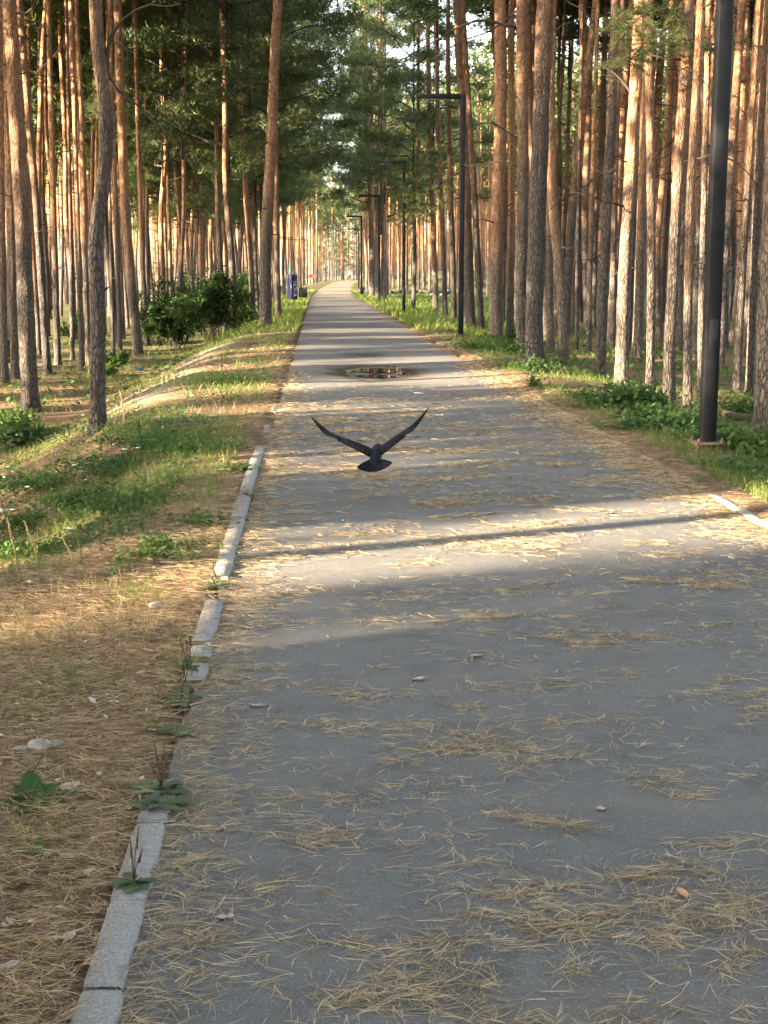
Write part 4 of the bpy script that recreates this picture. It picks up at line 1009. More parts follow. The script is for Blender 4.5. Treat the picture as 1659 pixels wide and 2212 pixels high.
for i, (px, py, wd, h, n, lb) in enumerate(((1115, 745, .9, .75, 900, 'leafy plant against the foot of the straight grey pine'), (1100, 765, 1.0, .55, 900, 'low green plant on the verge before the joined pines'),
        (1150, 800, .6, .35, 420, 'bright lit seedling at the foot of the front twin pine'), (1050, 752, 1.0, .35, 800, 'ground hugging plant right of the second lamp foot'),
        (1330, 880, .8, .5, 1300, 'bushy nettle clump under the flowering weed'), (1385, 885, .8, .45, 1200, 'broad leaved clump before the slender brown pine'),
        (1430, 925, .9, .4, 1200, 'spreading green clump between the brown pine and the lamp post'), (1600, 900, .5, .5, 900, 'lime green sunlit plant behind the fallen log'),
        (1625, 975, .8, .36, 1300, 'broad leaved patch right of the lamp foot'), (1655, 985, .6, .45, 700, 'large leaved plant at the foot of the rough edge pine'), (1585, 1010, .4, .14, 300, 'low trailing leafy plant right of the lamp foot'),
        (1170, 795, .7, .3, 500, 'low weed right of the lit seedling'), (1260, 858, .35, .25, 300, 'small lit weed on the needle covered right verge'), (1150, 835, .25, .3, 160, 'small upright weed alone on the right verge'))):
    p = at_ground(px, py); shrub(p.x, p.y, wd*1.1, h*.8, int(n*1.2), lb, leaf=.065 if wd > .5 else .05, seed=80+i, tl=.65, name='weed', cat='weed')
for i, (px, py, wd, h, n, lb) in enumerate(((210, 1090, .75, .28, 1900, 'leafy weed patch catching the sun on the left bank'), (300, 1100, .6, .22, 1200, 'shaded weed patch right of the sunlit one'), (255, 1020, .9, .35, 1800, 'tall mixed weeds in the middle of the left bank'),
        (120, 1050, .8, .3, 1500, 'dark weeds at the left of the bank'), (60, 1140, .6, .25, 1100, 'low weeds near the white litter'), (350, 960, .8, .35, 1500, 'green weeds on the upper bank right of the S curved pine'),
        (440, 975, .6, .3, 900, 'weeds on the bank top halfway to the kerb'), (300, 930, .7, .3, 1100, 'weeds at the foot of the S curved pine'), (480, 830, .8, .4, 1200, 'sunlit weeds on the shoulder near the spike flower'),
        (370, 1195, .35, .22, 500, 'leafy weed in the sun stripe by the kerb'), (120, 1200, .4, .24, 600, 'leafy weed in the sun stripe left of the other one'), (60, 1190, .4, .2, 500, 'weeds between the two dry stalks'),
        (515, 1018, .22, .14, 160, 'small bright weed at the far end of the clear kerb'), (430, 1130, .3, .14, 260, 'flat weed beside the kerb in the shade'))):
    p = at_ground(px, py); shrub(p.x, p.y, wd*1.25, h*.72, int(n*1.5), lb, leaf=.034, seed=120+i, tl=.6, name='weed', cat='weed')

def rosette(px, py, leafdefs, label, name='plantain', cat='plantain', stalks=0, seed=0, zoff=.0, m='leaf', z=None):
    p = at_ground(px, py); r = np.random.default_rng(seed); t = empty(name, (p.x, p.y, max(p.z, 0.0)+zoff), 0, label, cat); leafdefs = [(a+r.normal()*9, L*r.uniform(.75, 1.15), W*r.uniform(.75, 1.1), up+r.normal()*4) for a, L, W, up in leafdefs]+[(r.uniform(0, 360), r.uniform(.035, .07), r.uniform(.018, .032), r.uniform(5, 50)) for _ in range(5)]
    for (a, L, W, up) in leafdefs:
        a = R(a); d = np.array([math.cos(a)*math.cos(R(up)), math.sin(a)*math.cos(R(up)), math.sin(R(up))]); s = unit(np.cross(np.array([0, 0, 1.0]), d)); nn = np.cross(d, s)
        K = 9; V = []
        for k in range(K):
            u = k/(K-1); wv = W*.5*(.10+.92*math.sin(math.pi*min(1, (max(0, u-.12)/.88)**.8))) if u < 1 else .001
            if u < .15: wv = W*.06
            wav = .09*W*math.sin(u*11+seed+a*3)
            cc = d*L*u + np.array([0, 0, -1])*L*.30*u*u
            V += [cc-s*wv+nn*(wv*.25+wav), cc-s*wv*.5+nn*(wv*.08-wav*.5), cc, cc+s*wv*.5+nn*(wv*.08+wav*.5), cc+s*wv+nn*(wv*.25-wav)]
        i = (np.arange(K-1)[:, None]*5+np.arange(4)[None, :]).ravel(); V = np.array(V); V[:, 2] = np.maximum(V[:, 2], .003+.004*r.random())
        link('leaf', mesh('leaf', V, np.stack([i, i+1, i+6, i+5], 1), M[m], True, np.full(len(V), r.uniform(.25, .6))), t)
    for k in range(stalks):
        a = r.random()*6.28; h = r.uniform(.08, .16); mb = MB(); mb.tube([[0, 0, 0], [math.cos(a)*.01, math.sin(a)*.01, h*.5], [math.cos(a)*.03, math.sin(a)*.03, h]], [.0018, .0016, .0014], 5)
        mb.tube([[math.cos(a)*.018, math.sin(a)*.018, h*.6], [math.cos(a)*.03, math.sin(a)*.03, h]], [.0032, .0018], 6); mb.build('flower_stalk', M['cone'], t)
    return t
rosette(350, 1738, [(200, .10, .05, 12), (160, .11, .055, 8), (20, .09, .05, 10), (-20, .10, .055, 8), (100, .08, .04, 20), (-100, .07, .045, 5), (60, .08, .04, 18)], 'plantain with dusty leaves growing over the end of the kerb stone', m='dusty_leaf', stalks=4, seed=1, zoff=.02)
rosette(345, 1775, [(185, .10, .05, 5), (0, .10, .05, 6), (-40, .08, .04, 4), (150, .07, .045, 10), (30, .11, .045, 5)], 'flat plantain lying across the kerb and the asphalt', m='dusty_leaf', seed=2, zoff=.02)
rosette(290, 1948, [(170, .08, .045, 8), (-90, .075, .045, 12), (10, .07, .04, 10), (-50, .07, .035, 8), (120, .06, .03, 25)], 'plantain with upright seed stalks growing from the kerb joint', m='dusty_leaf', stalks=3, seed=3, zoff=.02)
rosette(392, 1532, [(150, .11, .05, 12), (200, .10, .05, 8), (30, .09, .045, 15), (90, .10, .04, 30), (-60, .08, .045, 8), (-100, .07, .04, 6)], 'plantain with two broad leaves where the kerb is buried', m='dusty_leaf', stalks=2, seed=4, zoff=.01)
rosette(375, 1602, [(165, .10, .055, 6), (15, .09, .05, 7), (-30, .07, .045, 5), (120, .07, .04, 10)], 'pale dusty plantain flat on the needles', m='dusty_leaf', seed=5, zoff=.01)
rosette(405, 1462, [(95, .09, .035, 45), (60, .08, .03, 50), (-40, .06, .03, 30), (160, .06, .03, 30)], 'small grassy plantain behind the broken kerb lump', stalks=3, seed=6, zoff=.01)
rosette(470, 1280, [(170, .11, .05, 15), (10, .12, .05, 10), (-60, .09, .045, 8), (110, .09, .04, 30), (-150, .09, .05, 6)], 'plantain clump on the sunlit kerb gap', m='dusty_leaf', stalks=3, seed=7, zoff=.01)
rosette(530, 1082, [(180, .12, .05, 10), (0, .12, .05, 8), (-40, .10, .05, 6), (90, .08, .05, 20)], 'dark plantain on the kerb between two stones', m='dusty_leaf', seed=8, zoff=.02)
rosette(75, 1740, [(140, .15, .062, 28), (100, .14, .058, 48), (40, .13, .045, 38), (15, .15, .04, 24), (190, .11, .055, 12), (-20, .12, .035, 20), (-120, .07, .05, 8), (65, .12, .04, 55), (165, .12, .05, 18)], 'broad leaved green weed alone in the needles at the left edge', name='weed', cat='weed', seed=9)
rosette(80, 1845, [(80, .05, .02, 40), (20, .06, .02, 20), (160, .06, .02, 20), (-40, .05, .02, 15), (120, .05, .02, 30)], 'small low weed below the broad leaved one', name='weed', cat='weed', seed=10)
rosette(425, 1385, [(100, .07, .03, 30), (20, .07, .03, 20), (170, .06, .03, 20)], 'small weed beside the kerb stone in the shade', name='weed', cat='weed', seed=11)

def stalk_weed(px, py, h, lean, label, kind, seed, tint=.6, n=1):
    p = at_ground(px, py); r = np.random.default_rng(seed); t = empty('flowering_weed', p, 0, label, 'flowering weed'); stem = MB(); LV = []; FL = MB()
    def one(P, r0, dens, top):
        stem.tube(P, np.linspace(r0, r0*.4, len(P)), 5, cap=False); k = len(P)
        for i in range(dens):
            u = .12+.88*i/dens; q = np.array([np.interp(u, np.linspace(0, 1, k), np.array(P)[:, c]) for c in range(3)])
            a = r.random()*6.28; LV.append((q, unit(np.array([math.cos(a), math.sin(a), .25+.5*r.random()])), (.055*(1-u*.6)+.01)*h/.5*(.6 if top else 1)))
        if top:
            for i in range(26):
                u = .55+.45*i/26; q = np.array([np.interp(u, np.linspace(0, 1, k), np.array(P)[:, c]) for c in range(3)]); a = r.random()*6.28
                V, Fq = ball(q+np.array([math.cos(a), math.sin(a), 0])*.010*h/.5, .009*h/.5*(1.3-.7*(u-.55)/.45), 5, 3); FL.add(V, F4=Fq)
    P = [[0, 0, 0], [lean[0]*.35, 0, h*.5], [lean[0], lean[1], h]]
    if kind == 'spike': one(P, .006, 26, True)
    if kind == 'dry': one(P, .006, 14, True)
    if kind == 'branched':
        one(P, .007, 30, True)
        for s in (-1, 1, 1.6): one([[lean[0]*.3, 0, h*.3], [lean[0]*.3+s*.10, 0, h*.42], [lean[0]*.3+s*.17, .02, h*(.62 if s != 1 else .72)]], .004, 14, False)
    if kind == 'umbel':
        stem.tube(P, [.0022, .002, .0015], 5); tip = np.array(P[-1])
        for i in range(16):
            a = r.random()*6.28; q = r.random()**.5*.021; e = tip+np.array([math.cos(a)*q, math.sin(a)*q, .016+.006*r.random()]); stem.tube([tip, e], .0008, 3, False); V, Fq = ball(e, (.0052, .0052, .003), 6, 3); FL.add(V, F4=Fq)
        for i in range(10): u = r.random()*.7; a = r.random()*6.28; LV.append((tip*u, unit(np.array([math.cos(a), math.sin(a), .3])), .05))
    stem.build('stem', M['dry' if kind == 'dry' else 'grass'], t, tinted=True)
    if LV:
        P0 = np.array([a for a, b, c in LV]); D = np.array([b for a, b, c in LV]); L = np.array([c for a, b, c in LV]); V, T = leaves(P0, D, unit(np.cross(D, np.array([0, 0, 1.0])+rand_unit(len(L), r)*.3)), L, L*.42)
        link('leaves', mesh('leaves', V, T, M['dry' if kind == 'dry' else 'leaf'], False, np.full(len(V), tint)), t)
    if FL.n: FL.build('flowers', M['flower'] if kind == 'umbel' else M['dry' if kind == 'dry' else 'leaf'], t, tinted=True)
    return t
stalk_weed(1356, 862, .50, (-.03, 0), 'tall branched weed standing sunlit before the sturdy pine', 'branched', 1, .9)
stalk_weed(480, 826, .42, (.0, 0), 'single tall spike weed on the sunlit left shoulder', 'spike', 2, .8)
stalk_weed(40, 1240, .30, (-.045, 0), 'dry leaning stalk at the left edge of the bank', 'dry', 3, .8)
stalk_weed(86, 1236, .28, (-.07, 0), 'dry stalk with a hooked tip right of the leftmost one', 'dry', 4, .8)
stalk_weed(160, 1222, .16, (-.06, 0), 'short dry stalk leaning left in the sun stripe', 'dry', 5, .8)
stalk_weed(178, 1222, .20, (-.03, 0), 'short upright stalk beside the leaning one', 'spike', 6, .6)
stalk_weed(303, 985, .34, (0, 0), 'thin seed spike rising above the bank weeds', 'spike', 7, .7)
stalk_weed(270, 930, .45, (-.04, 0), 'yellowish stalk lit beside the S curved pine', 'dry', 8, .9)
for i, (px, py, h, lb) in enumerate(((303, 1005, .14, 'white umbel flower at the foot of the thin seed spike'), (240, 1015, .22, 'white umbel flower in the middle of the bank'), (278, 1018, .18, 'white umbel flower right of the middle one'), (168, 1070, .26, 'nodding white flower left on the bank'),
        (10, 1085, .24, 'white umbel flower at the left edge'), (218, 925, .30, 'white flowers close behind the crest of the bank'), (245, 930, .28, 'white flower cluster beside the S curved trunk'), (165, 1180, .10, 'low white flower in the shade of the bank'), (20, 1065, .26, 'white umbel above the leftmost one'), (180, 935, .2, 'white flower left of the S curved trunk'))):
    stalk_weed(px, py, h, (rng.normal()*.02, 0), lb, 'umbel', 20+i)

# ------------------------------------------------------------------ small things on the ground
def scrap(px, py, L, W, rz, m, label, name='dead_leaf', cat='leaf', lift=.006, curl=.25, seed=0, z=None):
    p = at_ground(px, py); zz = max(p.z, float(path_z(p.x, p.y)) if RL < p.x < RR else p.z); r = np.random.default_rng(seed)
    K = 7; V = []
    for k in range(K):
        u = k/(K-1); wv = W*.5*math.sin(math.pi*(.08+.88*u))**.7*(.8+.4*r.random())
        for j in range(5):
            s = (j-2)/2; V.append([L*(u-.5), s*wv, lift+curl*W*abs(s)**2*.6+curl*L*.3*(u-.5)**2+.002*r.normal()])
    V = np.array(V); V2 = V-[0, 0, .0015]; i = (np.arange(K-1)[:, None]*5+np.arange(4)[None, :]).ravel(); Fq = np.stack([i, i+5, i+6, i+1], 1)[:, ::-1]
    o = link(name, mesh(name, np.vstack([V, V2]), np.vstack([Fq, Fq[:, ::-1]+len(V)]), M[m])); o.location = (p.x, p.y, zz); o.rotation_euler = (r.normal()*.1, r.normal()*.1, R(rz)); tag(o, label, cat); return o
scrap(1473, 1957, .048, .024, 100, 'orange_leaf', 'orange dead leaf lying flat on the asphalt near the lower right', seed=1)
for i, (px, py, L, W, rz, lb) in enumerate(((90, 1662, .03, .02, 40, 'pale small dead leaf above the broad leaved weed'), (150, 1705, .065, .045, 20, 'pinkish dead leaf touching the broad leaved weed'), (145, 1855, .05, .028, 150, 'pale curled dead leaf left of the kerb, upper of two'), (192, 1888, .04, .022, 70, 'narrow whitish dead leaf close to the kerb'),
        (330, 1800, .05, .022, 60, 'whitish leaf leaning on the kerb end'), (478, 1820, .03, .018, 30, 'small pale leaf on the asphalt beside the kerb'), (485, 2012, .045, .018, 15, 'grey leaf on the asphalt right of the kerb'), (148, 2030, .05, .03, 80, 'grey crumpled leaf left of the kerb'),
        (22, 2090, .05, .02, 35, 'whitish leaf near the lower left corner'), (20, 2000, .06, .03, 100, 'pale broken leaf at the left edge'), (305, 1455, .035, .024, 10, 'pale leaf in the needles near the buried kerb'), (330, 1580, .035, .02, 60, 'pale leaf left of the dusty plantain'), (85, 1497, .04, .025, 110, 'pale leaf in the needles under the sun stripe'),
        (905, 1487, .05, .03, 5, 'grey brown leaf in the middle of the path'), (1060, 1120, .06, .03, 10, 'leaf below the crow on the path'), (560, 1545, .07, .02, 5, 'flat pale strip on the asphalt'), (1030, 1435, .05, .03, 20, 'pale leaf on the shaded asphalt'), (1290, 2003, .05, .015, 8, 'silvery curled leaf by the lower right drift'), (1320, 1120, .05, .03, 10, 'small leaf on the asphalt right of the crow'))):
    scrap(px, py, L, W, rz, 'dead_leaf', lb, seed=10+i)
scrap(904, 856, .13, .05, -20, 'litter_white', 'scrap of white paper on the path behind the crow', 'paper_scrap', 'litter', seed=40)
scrap(15, 1112, .16, .09, 30, 'litter_white', 'crumpled white litter at the left edge of the bank', 'paper_scrap', 'litter', .02, .6, seed=41)
scrap(738, 1137, .02, .015, 0, 'litter_white', 'tiny white speck of paper beside the kerb', 'paper_scrap', 'litter', seed=42)
scrap(1300, 1772, .03, .02, 0, 'dead_leaf', 'tiny pale scrap on the right of the path', seed=43)
def bottle(px, py):
    p = at_ground(px, py); t = empty('bottle', (p.x, p.y, p.z+.035), .3, 'blue plastic bottle lying on the forest floor below the bank', 'bottle')
    MB().tube([[0, 0, 0], [.16, 0, 0], [.19, 0, 0], [.21, 0, 0]], [.034, .034, .018, .013], 12).build('bottle_body', M['blue'], t); MB().tube([[.21, 0, 0], [.23, 0, 0]], .016, 10).build('cap', M['white'], t)
bottle(293, 800)
def rock(px, py, s, label, flat=.5, m='stone', name='stone', seed=0):
    p = at_ground(px, py); V, Fq = ball((0, 0, 0), (s, s*.7, s*flat), 14, 9); r = 1+.5*(fbm(V[:, 0]/s*1.3+seed, V[:, 1]/s*1.3+V[:, 2]/s*1.7, seed, 3)-.5); V = V*r[:, None]
    o = link(name, mesh(name, V, Fq, M[m], False)); o.location = (p.x, p.y, p.z+s*flat*.35); o.rotation_euler = (0, 0, seed); tag(o, label, 'stone' if name == 'stone' else name.replace('_', ' '))
rock(335, 1310, .035, 'pinkish grey stone in the needles above the kerb', seed=1)
rock(85, 1613, .055, 'pale chalky stone bedded in the needles at the left', .3, seed=2)
rock(45, 1618, .025, 'small chalky stone beside the larger pale one', .3, seed=3)
rock(120, 1608, .03, 'rough grey stone right of the chalky one', .35, seed=4)
for i, (px, py, lb) in enumerate(((218, 1598, 'dark pine cone in the needles left of the dusty plantain'), (30, 1915, 'pine cone at the left edge below the small weed'), (838, 2135, 'dark pine cone at the bottom of the path'), (265, 2005, 'dark lump of bark beside the kerb'), (160, 2075, 'broken brown cone left of the kerb'), (1275, 905, 'dark cone at the right edge of the path'))):
    rock(px, py, .022, lb, .7, 'cone', 'pine_cone', 10+i)
def log():
    a = at_ground(1560, 905); b = at_ground(1640, 915); P = np.linspace(np.array(a)+[0, 0, .04], np.array(b)+[.25, -.1, .05], 7); P[:, 2] += rng.normal(size=7)*.008
    o = MB().tube(P-P[0], np.linspace(.055, .045, 7), 12, True, jitter=.15).build('fallen_log', M['log'], None, False); o.location = P[0]; tag(o, 'fallen mossy log between the nearest lamp post and the rough edge pine', 'log')
log()

# ------------------------------------------------------------------ fallen needles
def needles(name, X, Y, Z, ang, L, wd, lift, seed, label, pair=True, tlo=.1, thi=1.0, K=3):
    r = np.random.default_rng(seed); N = len(X)
    if pair:
        X, Y, Z, ang, L = [np.repeat(q, 2) for q in (X, Y, Z, ang, L)]; k = np.tile([1, -1], N); ang = ang+k*r.uniform(.02, .16, 2*N); N *= 2; tn = np.repeat(r.uniform(tlo, thi, N//2), 2)
    else: tn = r.uniform(tlo, thi, N)
    el = r.normal(size=N)*.10
    D = np.stack([np.cos(ang)*np.cos(el), np.sin(ang)*np.cos(el), np.abs(np.sin(el))], 1); sd = np.stack([-np.sin(ang), np.cos(ang), np.zeros(N)], 1)
    bend = sd*(r.normal(size=N)*.32)[:, None]+np.array([0, 0, 1])*(-np.abs(np.sin(el))*.9)[:, None]
    tw = r.uniform(-.8, .8, N)[:, None]; side = unit(sd*np.cos(tw)+np.array([0, 0, 1])*np.sin(tw))
    P0 = np.stack([X, Y, Z+lift*r.random(N)**1.5+.0015], 1)
    V, Fq = ribbons(P0, D, L, wd, bend, side, K)
    o = link(name, mesh(name, V, Fq, M['straw'], False, np.repeat(tn, 2*(K+1)))); tag(o, label, 'pine needles', kind='stuff'); return o
nr = np.random.default_rng(77)
def path_needles():
    XS, YS, AN, LL, LF = [], [], [], [], []
    # drifts: elongated clumps lying mostly across the path
    def ysamp(n, y0, y1, p=1.0): return y0*(y1/y0)**(nr.random(n)**p)
    nc = 2000; cy_ = ysamp(nc, 2.2, 17.0); cx_ = nr.uniform(RL-.02, RR+.05, nc)
    rdg = np.abs(fbm(cx_*.75+.3*cy_, cy_*1.15, 91, 3)-.5); keep = (rdg < .045+.03*(cy_ > 9)) | (nr.random(nc) < .12); keep &= (cy_ > 5.5) | (nr.random(nc) < .6); cx_, cy_ = cx_[keep], cy_[keep]
    for x, y in zip(cx_, cy_):
        big = nr.random() < .35
        n = int(nr.uniform(12, 38)*(2.3 if big else .7)); ln = nr.uniform(.05, .16)*(1.4 if big else .8); a0 = nr.normal()*.45+.12
        u = nr.normal(size=n)*ln; v = nr.normal(size=n)*ln*.28; XS.append(x+u*math.cos(a0)-v*math.sin(a0)); YS.append(y+u*math.sin(a0)+v*math.cos(a0))
        AN.append(a0+nr.normal(size=n)*.8+np.where(nr.random(n) < .5, math.pi, 0)); LF.append(np.full(n, .012 if big else .005))
    for px, py, wp, n in ((1100, 1950, 60, 60), (1180, 2020, 80, 110), (1300, 2035, 120, 150), (1420, 2030, 120, 190), (1540, 2020, 110, 170), (1630, 2000, 100, 170), (1150, 1790, 120, 150), (1230, 1810, 90, 110), (1170, 1670, 130, 170), (1080, 1640, 60, 60), (1420, 1700, 110, 130),
            (1480, 1740, 60, 70), (690, 1840, 110, 130), (620, 1750, 60, 60), (860, 1660, 70, 70), (1010, 1880, 60, 60), (1500, 1900, 110, 120), (1580, 1850, 80, 90), (880, 2160, 100, 130), (960, 2120, 80, 90), (450, 2050, 110, 100), (560, 1950, 100, 90), (400, 1900, 80, 100), (1200, 1500, 70, 60),
            (1280, 1410, 80, 110), (1010, 1500, 60, 50), (780, 1210, 50, 80), (900, 1230, 80, 150), (1200, 1580, 60, 50), (700, 1590, 60, 50), (1600, 2100, 90, 110), (1350, 1480, 60, 50), (1420, 1265, 90, 180), (1560, 1275, 90, 200), (600, 1215, 70, 220), (1150, 1190, 90, 130), (740, 2060, 60, 40), (1250, 2130, 70, 60)):
        q = at_ground(px, py); x0, y0 = q.x, q.y; sc_ = wp/F*q.length; m = int(n*.46); u = nr.uniform(-1, 1, m)*sc_*.7+nr.normal(size=m)*sc_*.2; v = nr.normal(size=m)*sc_*(.16+.2*nr.random())+.30*sc_*np.sin(u/sc_*nr.uniform(1, 3)+nr.random()*6); a0 = nr.normal()*.35+.05
        XS.append(x0+u*math.cos(a0)-v*math.sin(a0)); YS.append(y0+u*math.sin(a0)+v*math.cos(a0)); AN.append(a0+nr.normal(size=m)*.85+np.where(nr.random(m) < .5, math.pi, 0)); LF.append(np.full(m, .014))
    n = 7000; y = ysamp(n, 2.2, 19, 1.1); x = nr.uniform(RL-.03, RR+.08, n); k = fbm(x*1.3, y*1.7, 95, 3) > .36; x, y = x[k], y[k]
    XS.append(x); YS.append(y); AN.append(nr.normal(size=len(x))*.9+np.where(nr.random(len(x)) < .5, math.pi, 0)); LF.append(np.full(len(x), .004))
    # thicker along both edges
    n = 3800; y = ysamp(n, 2.2, 22); x = RL+np.abs(nr.normal(size=n))*(.05+.17*fbm(y*1.4, y*0, 66))-.02; XS.append(x); YS.append(y); AN.append(nr.normal(size=n)*.8); LF.append(np.full(n, .012))
    n = 8000; y = ysamp(n, 5, 24); x = RR+.12-np.abs(nr.normal(size=n))*.24; XS.append(x); YS.append(y); AN.append(nr.normal(size=n)*.8); LF.append(np.full(n, .010))
    X, Y, A, Lf = map(np.concatenate, (XS, YS, AN, LF)); d = np.sqrt(Y**2+2.2)
    L = nr.uniform(.05, .088, len(X)); wd = np.repeat(np.maximum(.00145, d*.00034), 2)
    k = (Y > 2.1); X, Y, A, Lf, L = X[k], Y[k], A[k], Lf[k], L[k]; wd = wd[np.repeat(k, 2)]
    needles('needle_litter', X, Y, path_z(X, Y), A, L, wd*nr.uniform(.8, 1.3, len(wd)), np.repeat(Lf, 2), 5, 'straw coloured pine needles scattered in drifts over the asphalt')
    print('path needles', len(X)*2)
path_needles()
def shoulder_needles():
    n = 30000; y = 2.3*(9.5/2.3)**(nr.random(n)**.9); x = nr.uniform(-2.1, RL-.03, n)
    on = (x > -.515) & (nr.random(n) < .86); k = ~on & (x > -.36*y+.05); x, y = x[k], y[k]
    Z = ground_z(x, y)+.02*nr.random(len(x))
    Z = np.where((x > -.52) & (y < 13), np.maximum(Z, .036), Z)
    d = y; L = nr.uniform(.05, .085, len(x)); wd = np.repeat(np.maximum(.0014, d*.00030), 2)
    a = nr.normal(size=len(x))*.75+.2*np.sin(x*6+y*4)+np.where(nr.random(len(x)) < .5, math.pi, 0)
    needles('needle_litter', x, y, Z, a, L, wd, .022, 6, 'thick brown needle litter covering the left shoulder of the path', tlo=0, thi=.8)
    print('shoulder', len(x)*2)
    # farther shoulder, bank and right verge: thinner, coarser
    n = 26000; y = 8*(30/8)**(nr.random(n)); s = nr.random(n) < .6; x = np.where(s, RL-.03-nr.random(n)**1.2*3.2, RR+.03+nr.random(n)**1.3*2.6)
    Z = ground_z(x, y); d = y; k = (fbm(x*1.2, y*1.2, 33, 3) > .42)|(x > RL-.4)&(x < RR+.6); x, y, Z, d = x[k], y[k], Z[k], d[k]
    needles('needle_litter', x, y, Z, nr.normal(size=len(x))*.8, nr.uniform(.06, .10, len(x)), d*.00034, .02, 7, 'brown needle litter on the bank and the right verge', pair=False, tlo=0, thi=.75, K=2)
shoulder_needles()

# ------------------------------------------------------------------ grass and ground cover
def blades(name, X, Y, L, wd, m, label, seed, K=2, lean=.5, tl=(.1, .9), zoff=0.0, cat='grass'):
    r = np.random.default_rng(seed); N = len(X); a = r.random(N)*6.28
    D = unit(np.stack([np.cos(a)*lean*r.random(N), np.sin(a)*lean*r.random(N), np.ones(N)], 1)); bend = np.stack([np.cos(a), np.sin(a), -np.full(N, .35)], 1)*(r.random(N)*.65)[:, None]
    b = r.random(N)*6.28; side = np.stack([np.cos(b), np.sin(b), np.zeros(N)], 1); P0 = np.stack([X, Y, ground_z(X, Y)-.01+zoff], 1)
    V, Fq = ribbons(P0, D, L, wd, bend, side, K); tn = np.clip(tl[0]+(tl[1]-tl[0])*(.6*fbm(X*.9, Y*.9, 4, 2)+.4*r.random(N)), 0, 1)
    o = link(name, mesh(name, V, Fq, M[m], False, np.repeat(tn, 2*(K+1)))); tag(o, label, cat, kind='stuff')
def cover(name, X, Y, H, L, m, label, seed, tl=(.1, .8)):
    r = np.random.default_rng(seed); N = len(X); P0 = np.stack([X, Y, ground_z(X, Y)+H*r.random(N)], 1)
    D = unit(r.normal(size=(N, 3))*[1, 1, .25]+[0, 0, .12]); side = unit(np.cross(D, np.array([0, 0, 1.0])+r.normal(size=(N, 3))*.3)); V, T = leaves(P0, D, side, L, L*.62)
    tn = np.clip(tl[0]+(tl[1]-tl[0])*(.6*fbm(X*1.1, Y*1.1, 14, 2)+.4*r.random(N)), 0, 1)
    o = link(name, mesh(name, V, T, M[m], False, np.repeat(tn, 7))); tag(o, label, 'ground cover', kind='stuff')
gr = np.random.default_rng(5)
def scatter(n, y0, y1, xf, p=1.0):
    y = y0*(y1/y0)**(gr.random(n)**p); x = xf(y, gr.random(n)); return x, y
def lv(y, q): return RL-.25-q**1.1*(.32*y+.2)                 # left of the path out to the picture edge
def rv(y, q): return RR+.30+q**1.2*np.clip(.36*y-2.4, 1.0, 30)
x, y = scatter(42000, 6.2, 60, lv); k = (fbm(x*1.1, y*.7, 51, 3) > .53); x, y = x[k], y[k]
blades('grass', x, y, gr.uniform(.04, .17, len(x))*(1+y*.008)*(.5+fbm(x*3,y*3,8,2)), np.maximum(.0022, y*.00036), 'grass', 'green grass tufts on the left bank and forest floor', 1)
x, y = scatter(26000, 7, 55, rv); k = (fbm(x*.8, y*.6, 52, 3) > .44); x, y = x[k], y[k]
blades('grass', x, y, gr.uniform(.05, .14, len(x))*(1+y*.008), np.maximum(.003, y*.0005), 'grass', 'green grass on the right verge and among the pines', 2)
x, y = scatter(9000, 5.4, 30, lv); k = fbm(x*.9+3, y*.9, 53, 3) > .5; x, y = x[k], y[k]
blades('dry_grass', x, y, gr.uniform(.05, .16, len(x)), np.maximum(.002, y*.0004), 'dry', 'yellowed dry grass on the left bank', 3)
n = 30000; y = gr.uniform(38, 125, n); s = gr.random(n) < .4; x = np.where(s, RL-.15-gr.random(n)**1.3*2.4, RR+.15+gr.random(n)**1.2*(2.0+.07*y)); x = x+shift(y)
blades('grass', x, y, gr.uniform(.12, .34, n), y*.0006, 'grass', 'tall lush grass lining both edges of the far path', 4, tl=(.2, 1.0))
x, y = scatter(44000, 6.8, 24, lambda y, q: RL-.55-q*(.25*y+.4)); k = fbm(x*1.0, y*.8, 55, 3) > .47-.05*((y > 7.2) & (y < 13) & (x < -.8)); x, y = x[k], y[k]
cover('ground_cover', x, y, .09, gr.uniform(.018, .048, len(x)), 'leaf', 'low broad leaved weeds covering the left bank', 6, (.25, 1))
x, y = scatter(19000, 7, 28, lambda y, q: RR+.45+q**1.1*np.clip(.30*y-2.3, .8, 8)); k = (fbm(x*.8, y*.7, 56, 3) > .46) & ~((np.abs(x-3.38) < .32) & (y > 10.6) & (y < 12.2)); x, y = x[k], y[k]
cover('ground_cover', x, y, .11, gr.uniform(.025, .065, len(x)), 'leaf', 'leafy ground cover round the lamp foot and right hand trunks', 7, (.2, 1))
n = 9000; x, y = scatter(n, 25, 60, lambda y, q: np.where(gr.random(len(y)) < .5, -3-q*.30*y, 4+q*.30*y)); k = fbm(x*.5, y*.4, 57, 3) > .45; x, y = x[k], y[k]
cover('ground_cover', x, y, .2, gr.uniform(.08, .16, len(x)), 'leaf', 'undergrowth on the forest floor among the trunks', 8, (.2, .9))
x, y = scatter(2600, 2.4, 7.5, lambda y, q: RL-.12-q*(.22*y)); k = fbm(x*3+2, y*2.2, 58, 3) > .585; x, y = x[k], y[k]
blades('grass', x, y, gr.uniform(.03, .09, len(x)), np.full(len(x), .0022), 'grass', 'sparse green shoots poking through the needles of the left shoulder', 9)
x = np.concatenate([gr.normal(-1.15, .13, 700), gr.normal(-1.0, .1, 250)]); y = np.concatenate([gr.normal(4.75, .16, 700), gr.normal(5.25, .12, 250)])
blades('moss', x, y, gr.uniform(.02, .05, len(x)), np.full(len(x), .003), 'grass', 'mossy green patch in the needles of the left shoulder', 10)
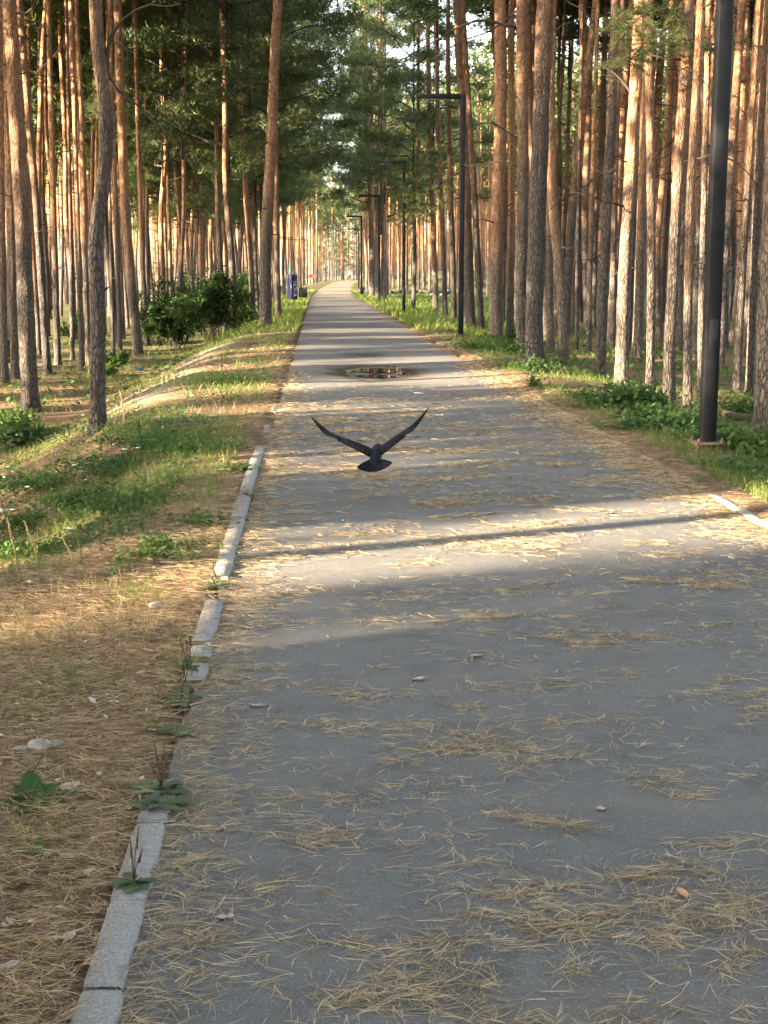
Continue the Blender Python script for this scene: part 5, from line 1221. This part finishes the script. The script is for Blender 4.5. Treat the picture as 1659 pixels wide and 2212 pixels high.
def debris(n, xf, label, m, Lr, Wr, seed, name):
    r = np.random.default_rng(seed); y = 2.3*(14/2.3)**r.random(n); x = xf(y, r.random(n)); P0 = np.stack([x, y, np.maximum(ground_z(x, y), -.0)+.012+.012*r.random(n)], 1); a = r.random(n)*6.28
    D = unit(np.stack([np.cos(a), np.sin(a), r.normal(size=n)*.2], 1)); sd = unit(np.stack([-np.sin(a), np.cos(a), r.normal(size=n)*.35], 1))
    V, T = leaves(P0, D, sd, r.uniform(*Lr, n), r.uniform(*Wr, n), .0) if name != 'twigs' else ribbons(P0, D, r.uniform(*Lr, n), r.uniform(*Wr, n), sd*.15, sd, 3)
    o = link(name, mesh(name, V, T, M[m], False)); tag(o, label, 'debris', kind='stuff')
sh = lambda y, q: RL-.08-q*(.26*y+.1)
debris(420, sh, 'bark flakes and bits of cone among the shoulder needles', 'cone', (.012, .035), (.008, .02), 1, 'bark_flakes')
debris(150, sh, 'dark twigs among the shoulder needles', 'deadwood', (.05, .16), (.003, .006), 2, 'twigs')
debris(130, sh, 'crumbled pale leaves among the shoulder needles', 'dead_leaf', (.015, .04), (.01, .022), 3, 'leaf_litter')
debris(110, lambda y, q: RL+q*3.05, 'grit and crumbs of bark on the asphalt', 'cone', (.006, .018), (.005, .011), 4, 'grit')
kx, ky = [], []
for px, py, n, sg in ((350, 1720, 26, .035), (392, 1510, 40, .05), (405, 1450, 50, .05), (430, 1460, 40, .06), (470, 1270, 60, .07), (500, 1235, 40, .05), (375, 1590, 22, .05), (300, 1950, 16, .03), (545, 1080, 30, .07), (430, 1400, 30, .05), (515, 1015, 60, .12), (480, 1150, 30, .08), (150, 1500, 120, .14), (40, 1400, 90, .12), (200, 1130, 60, .2), (75, 1850, 40, .06), (85, 1760, 30, .06)):
    p = at_ground(px, py); kx.append(gr.normal(p.x, sg, n)); ky.append(gr.normal(p.y, sg*1.3, n))
x, y = np.concatenate(kx), np.concatenate(ky)
blades('grass', x, y, gr.uniform(.03, .10, len(x)), np.full(len(x), .0030), 'grass', 'small grass tufts in the kerb joints and on the near shoulder', 12, K=3, lean=.9, tl=(.1, .8), zoff=.015)
tr = sum(len(o.data.polygons) for o in SC.objects if o.type == 'MESH' and o.data.users == 1)
print('unique polygons', tr, 'objects', len(SC.objects))
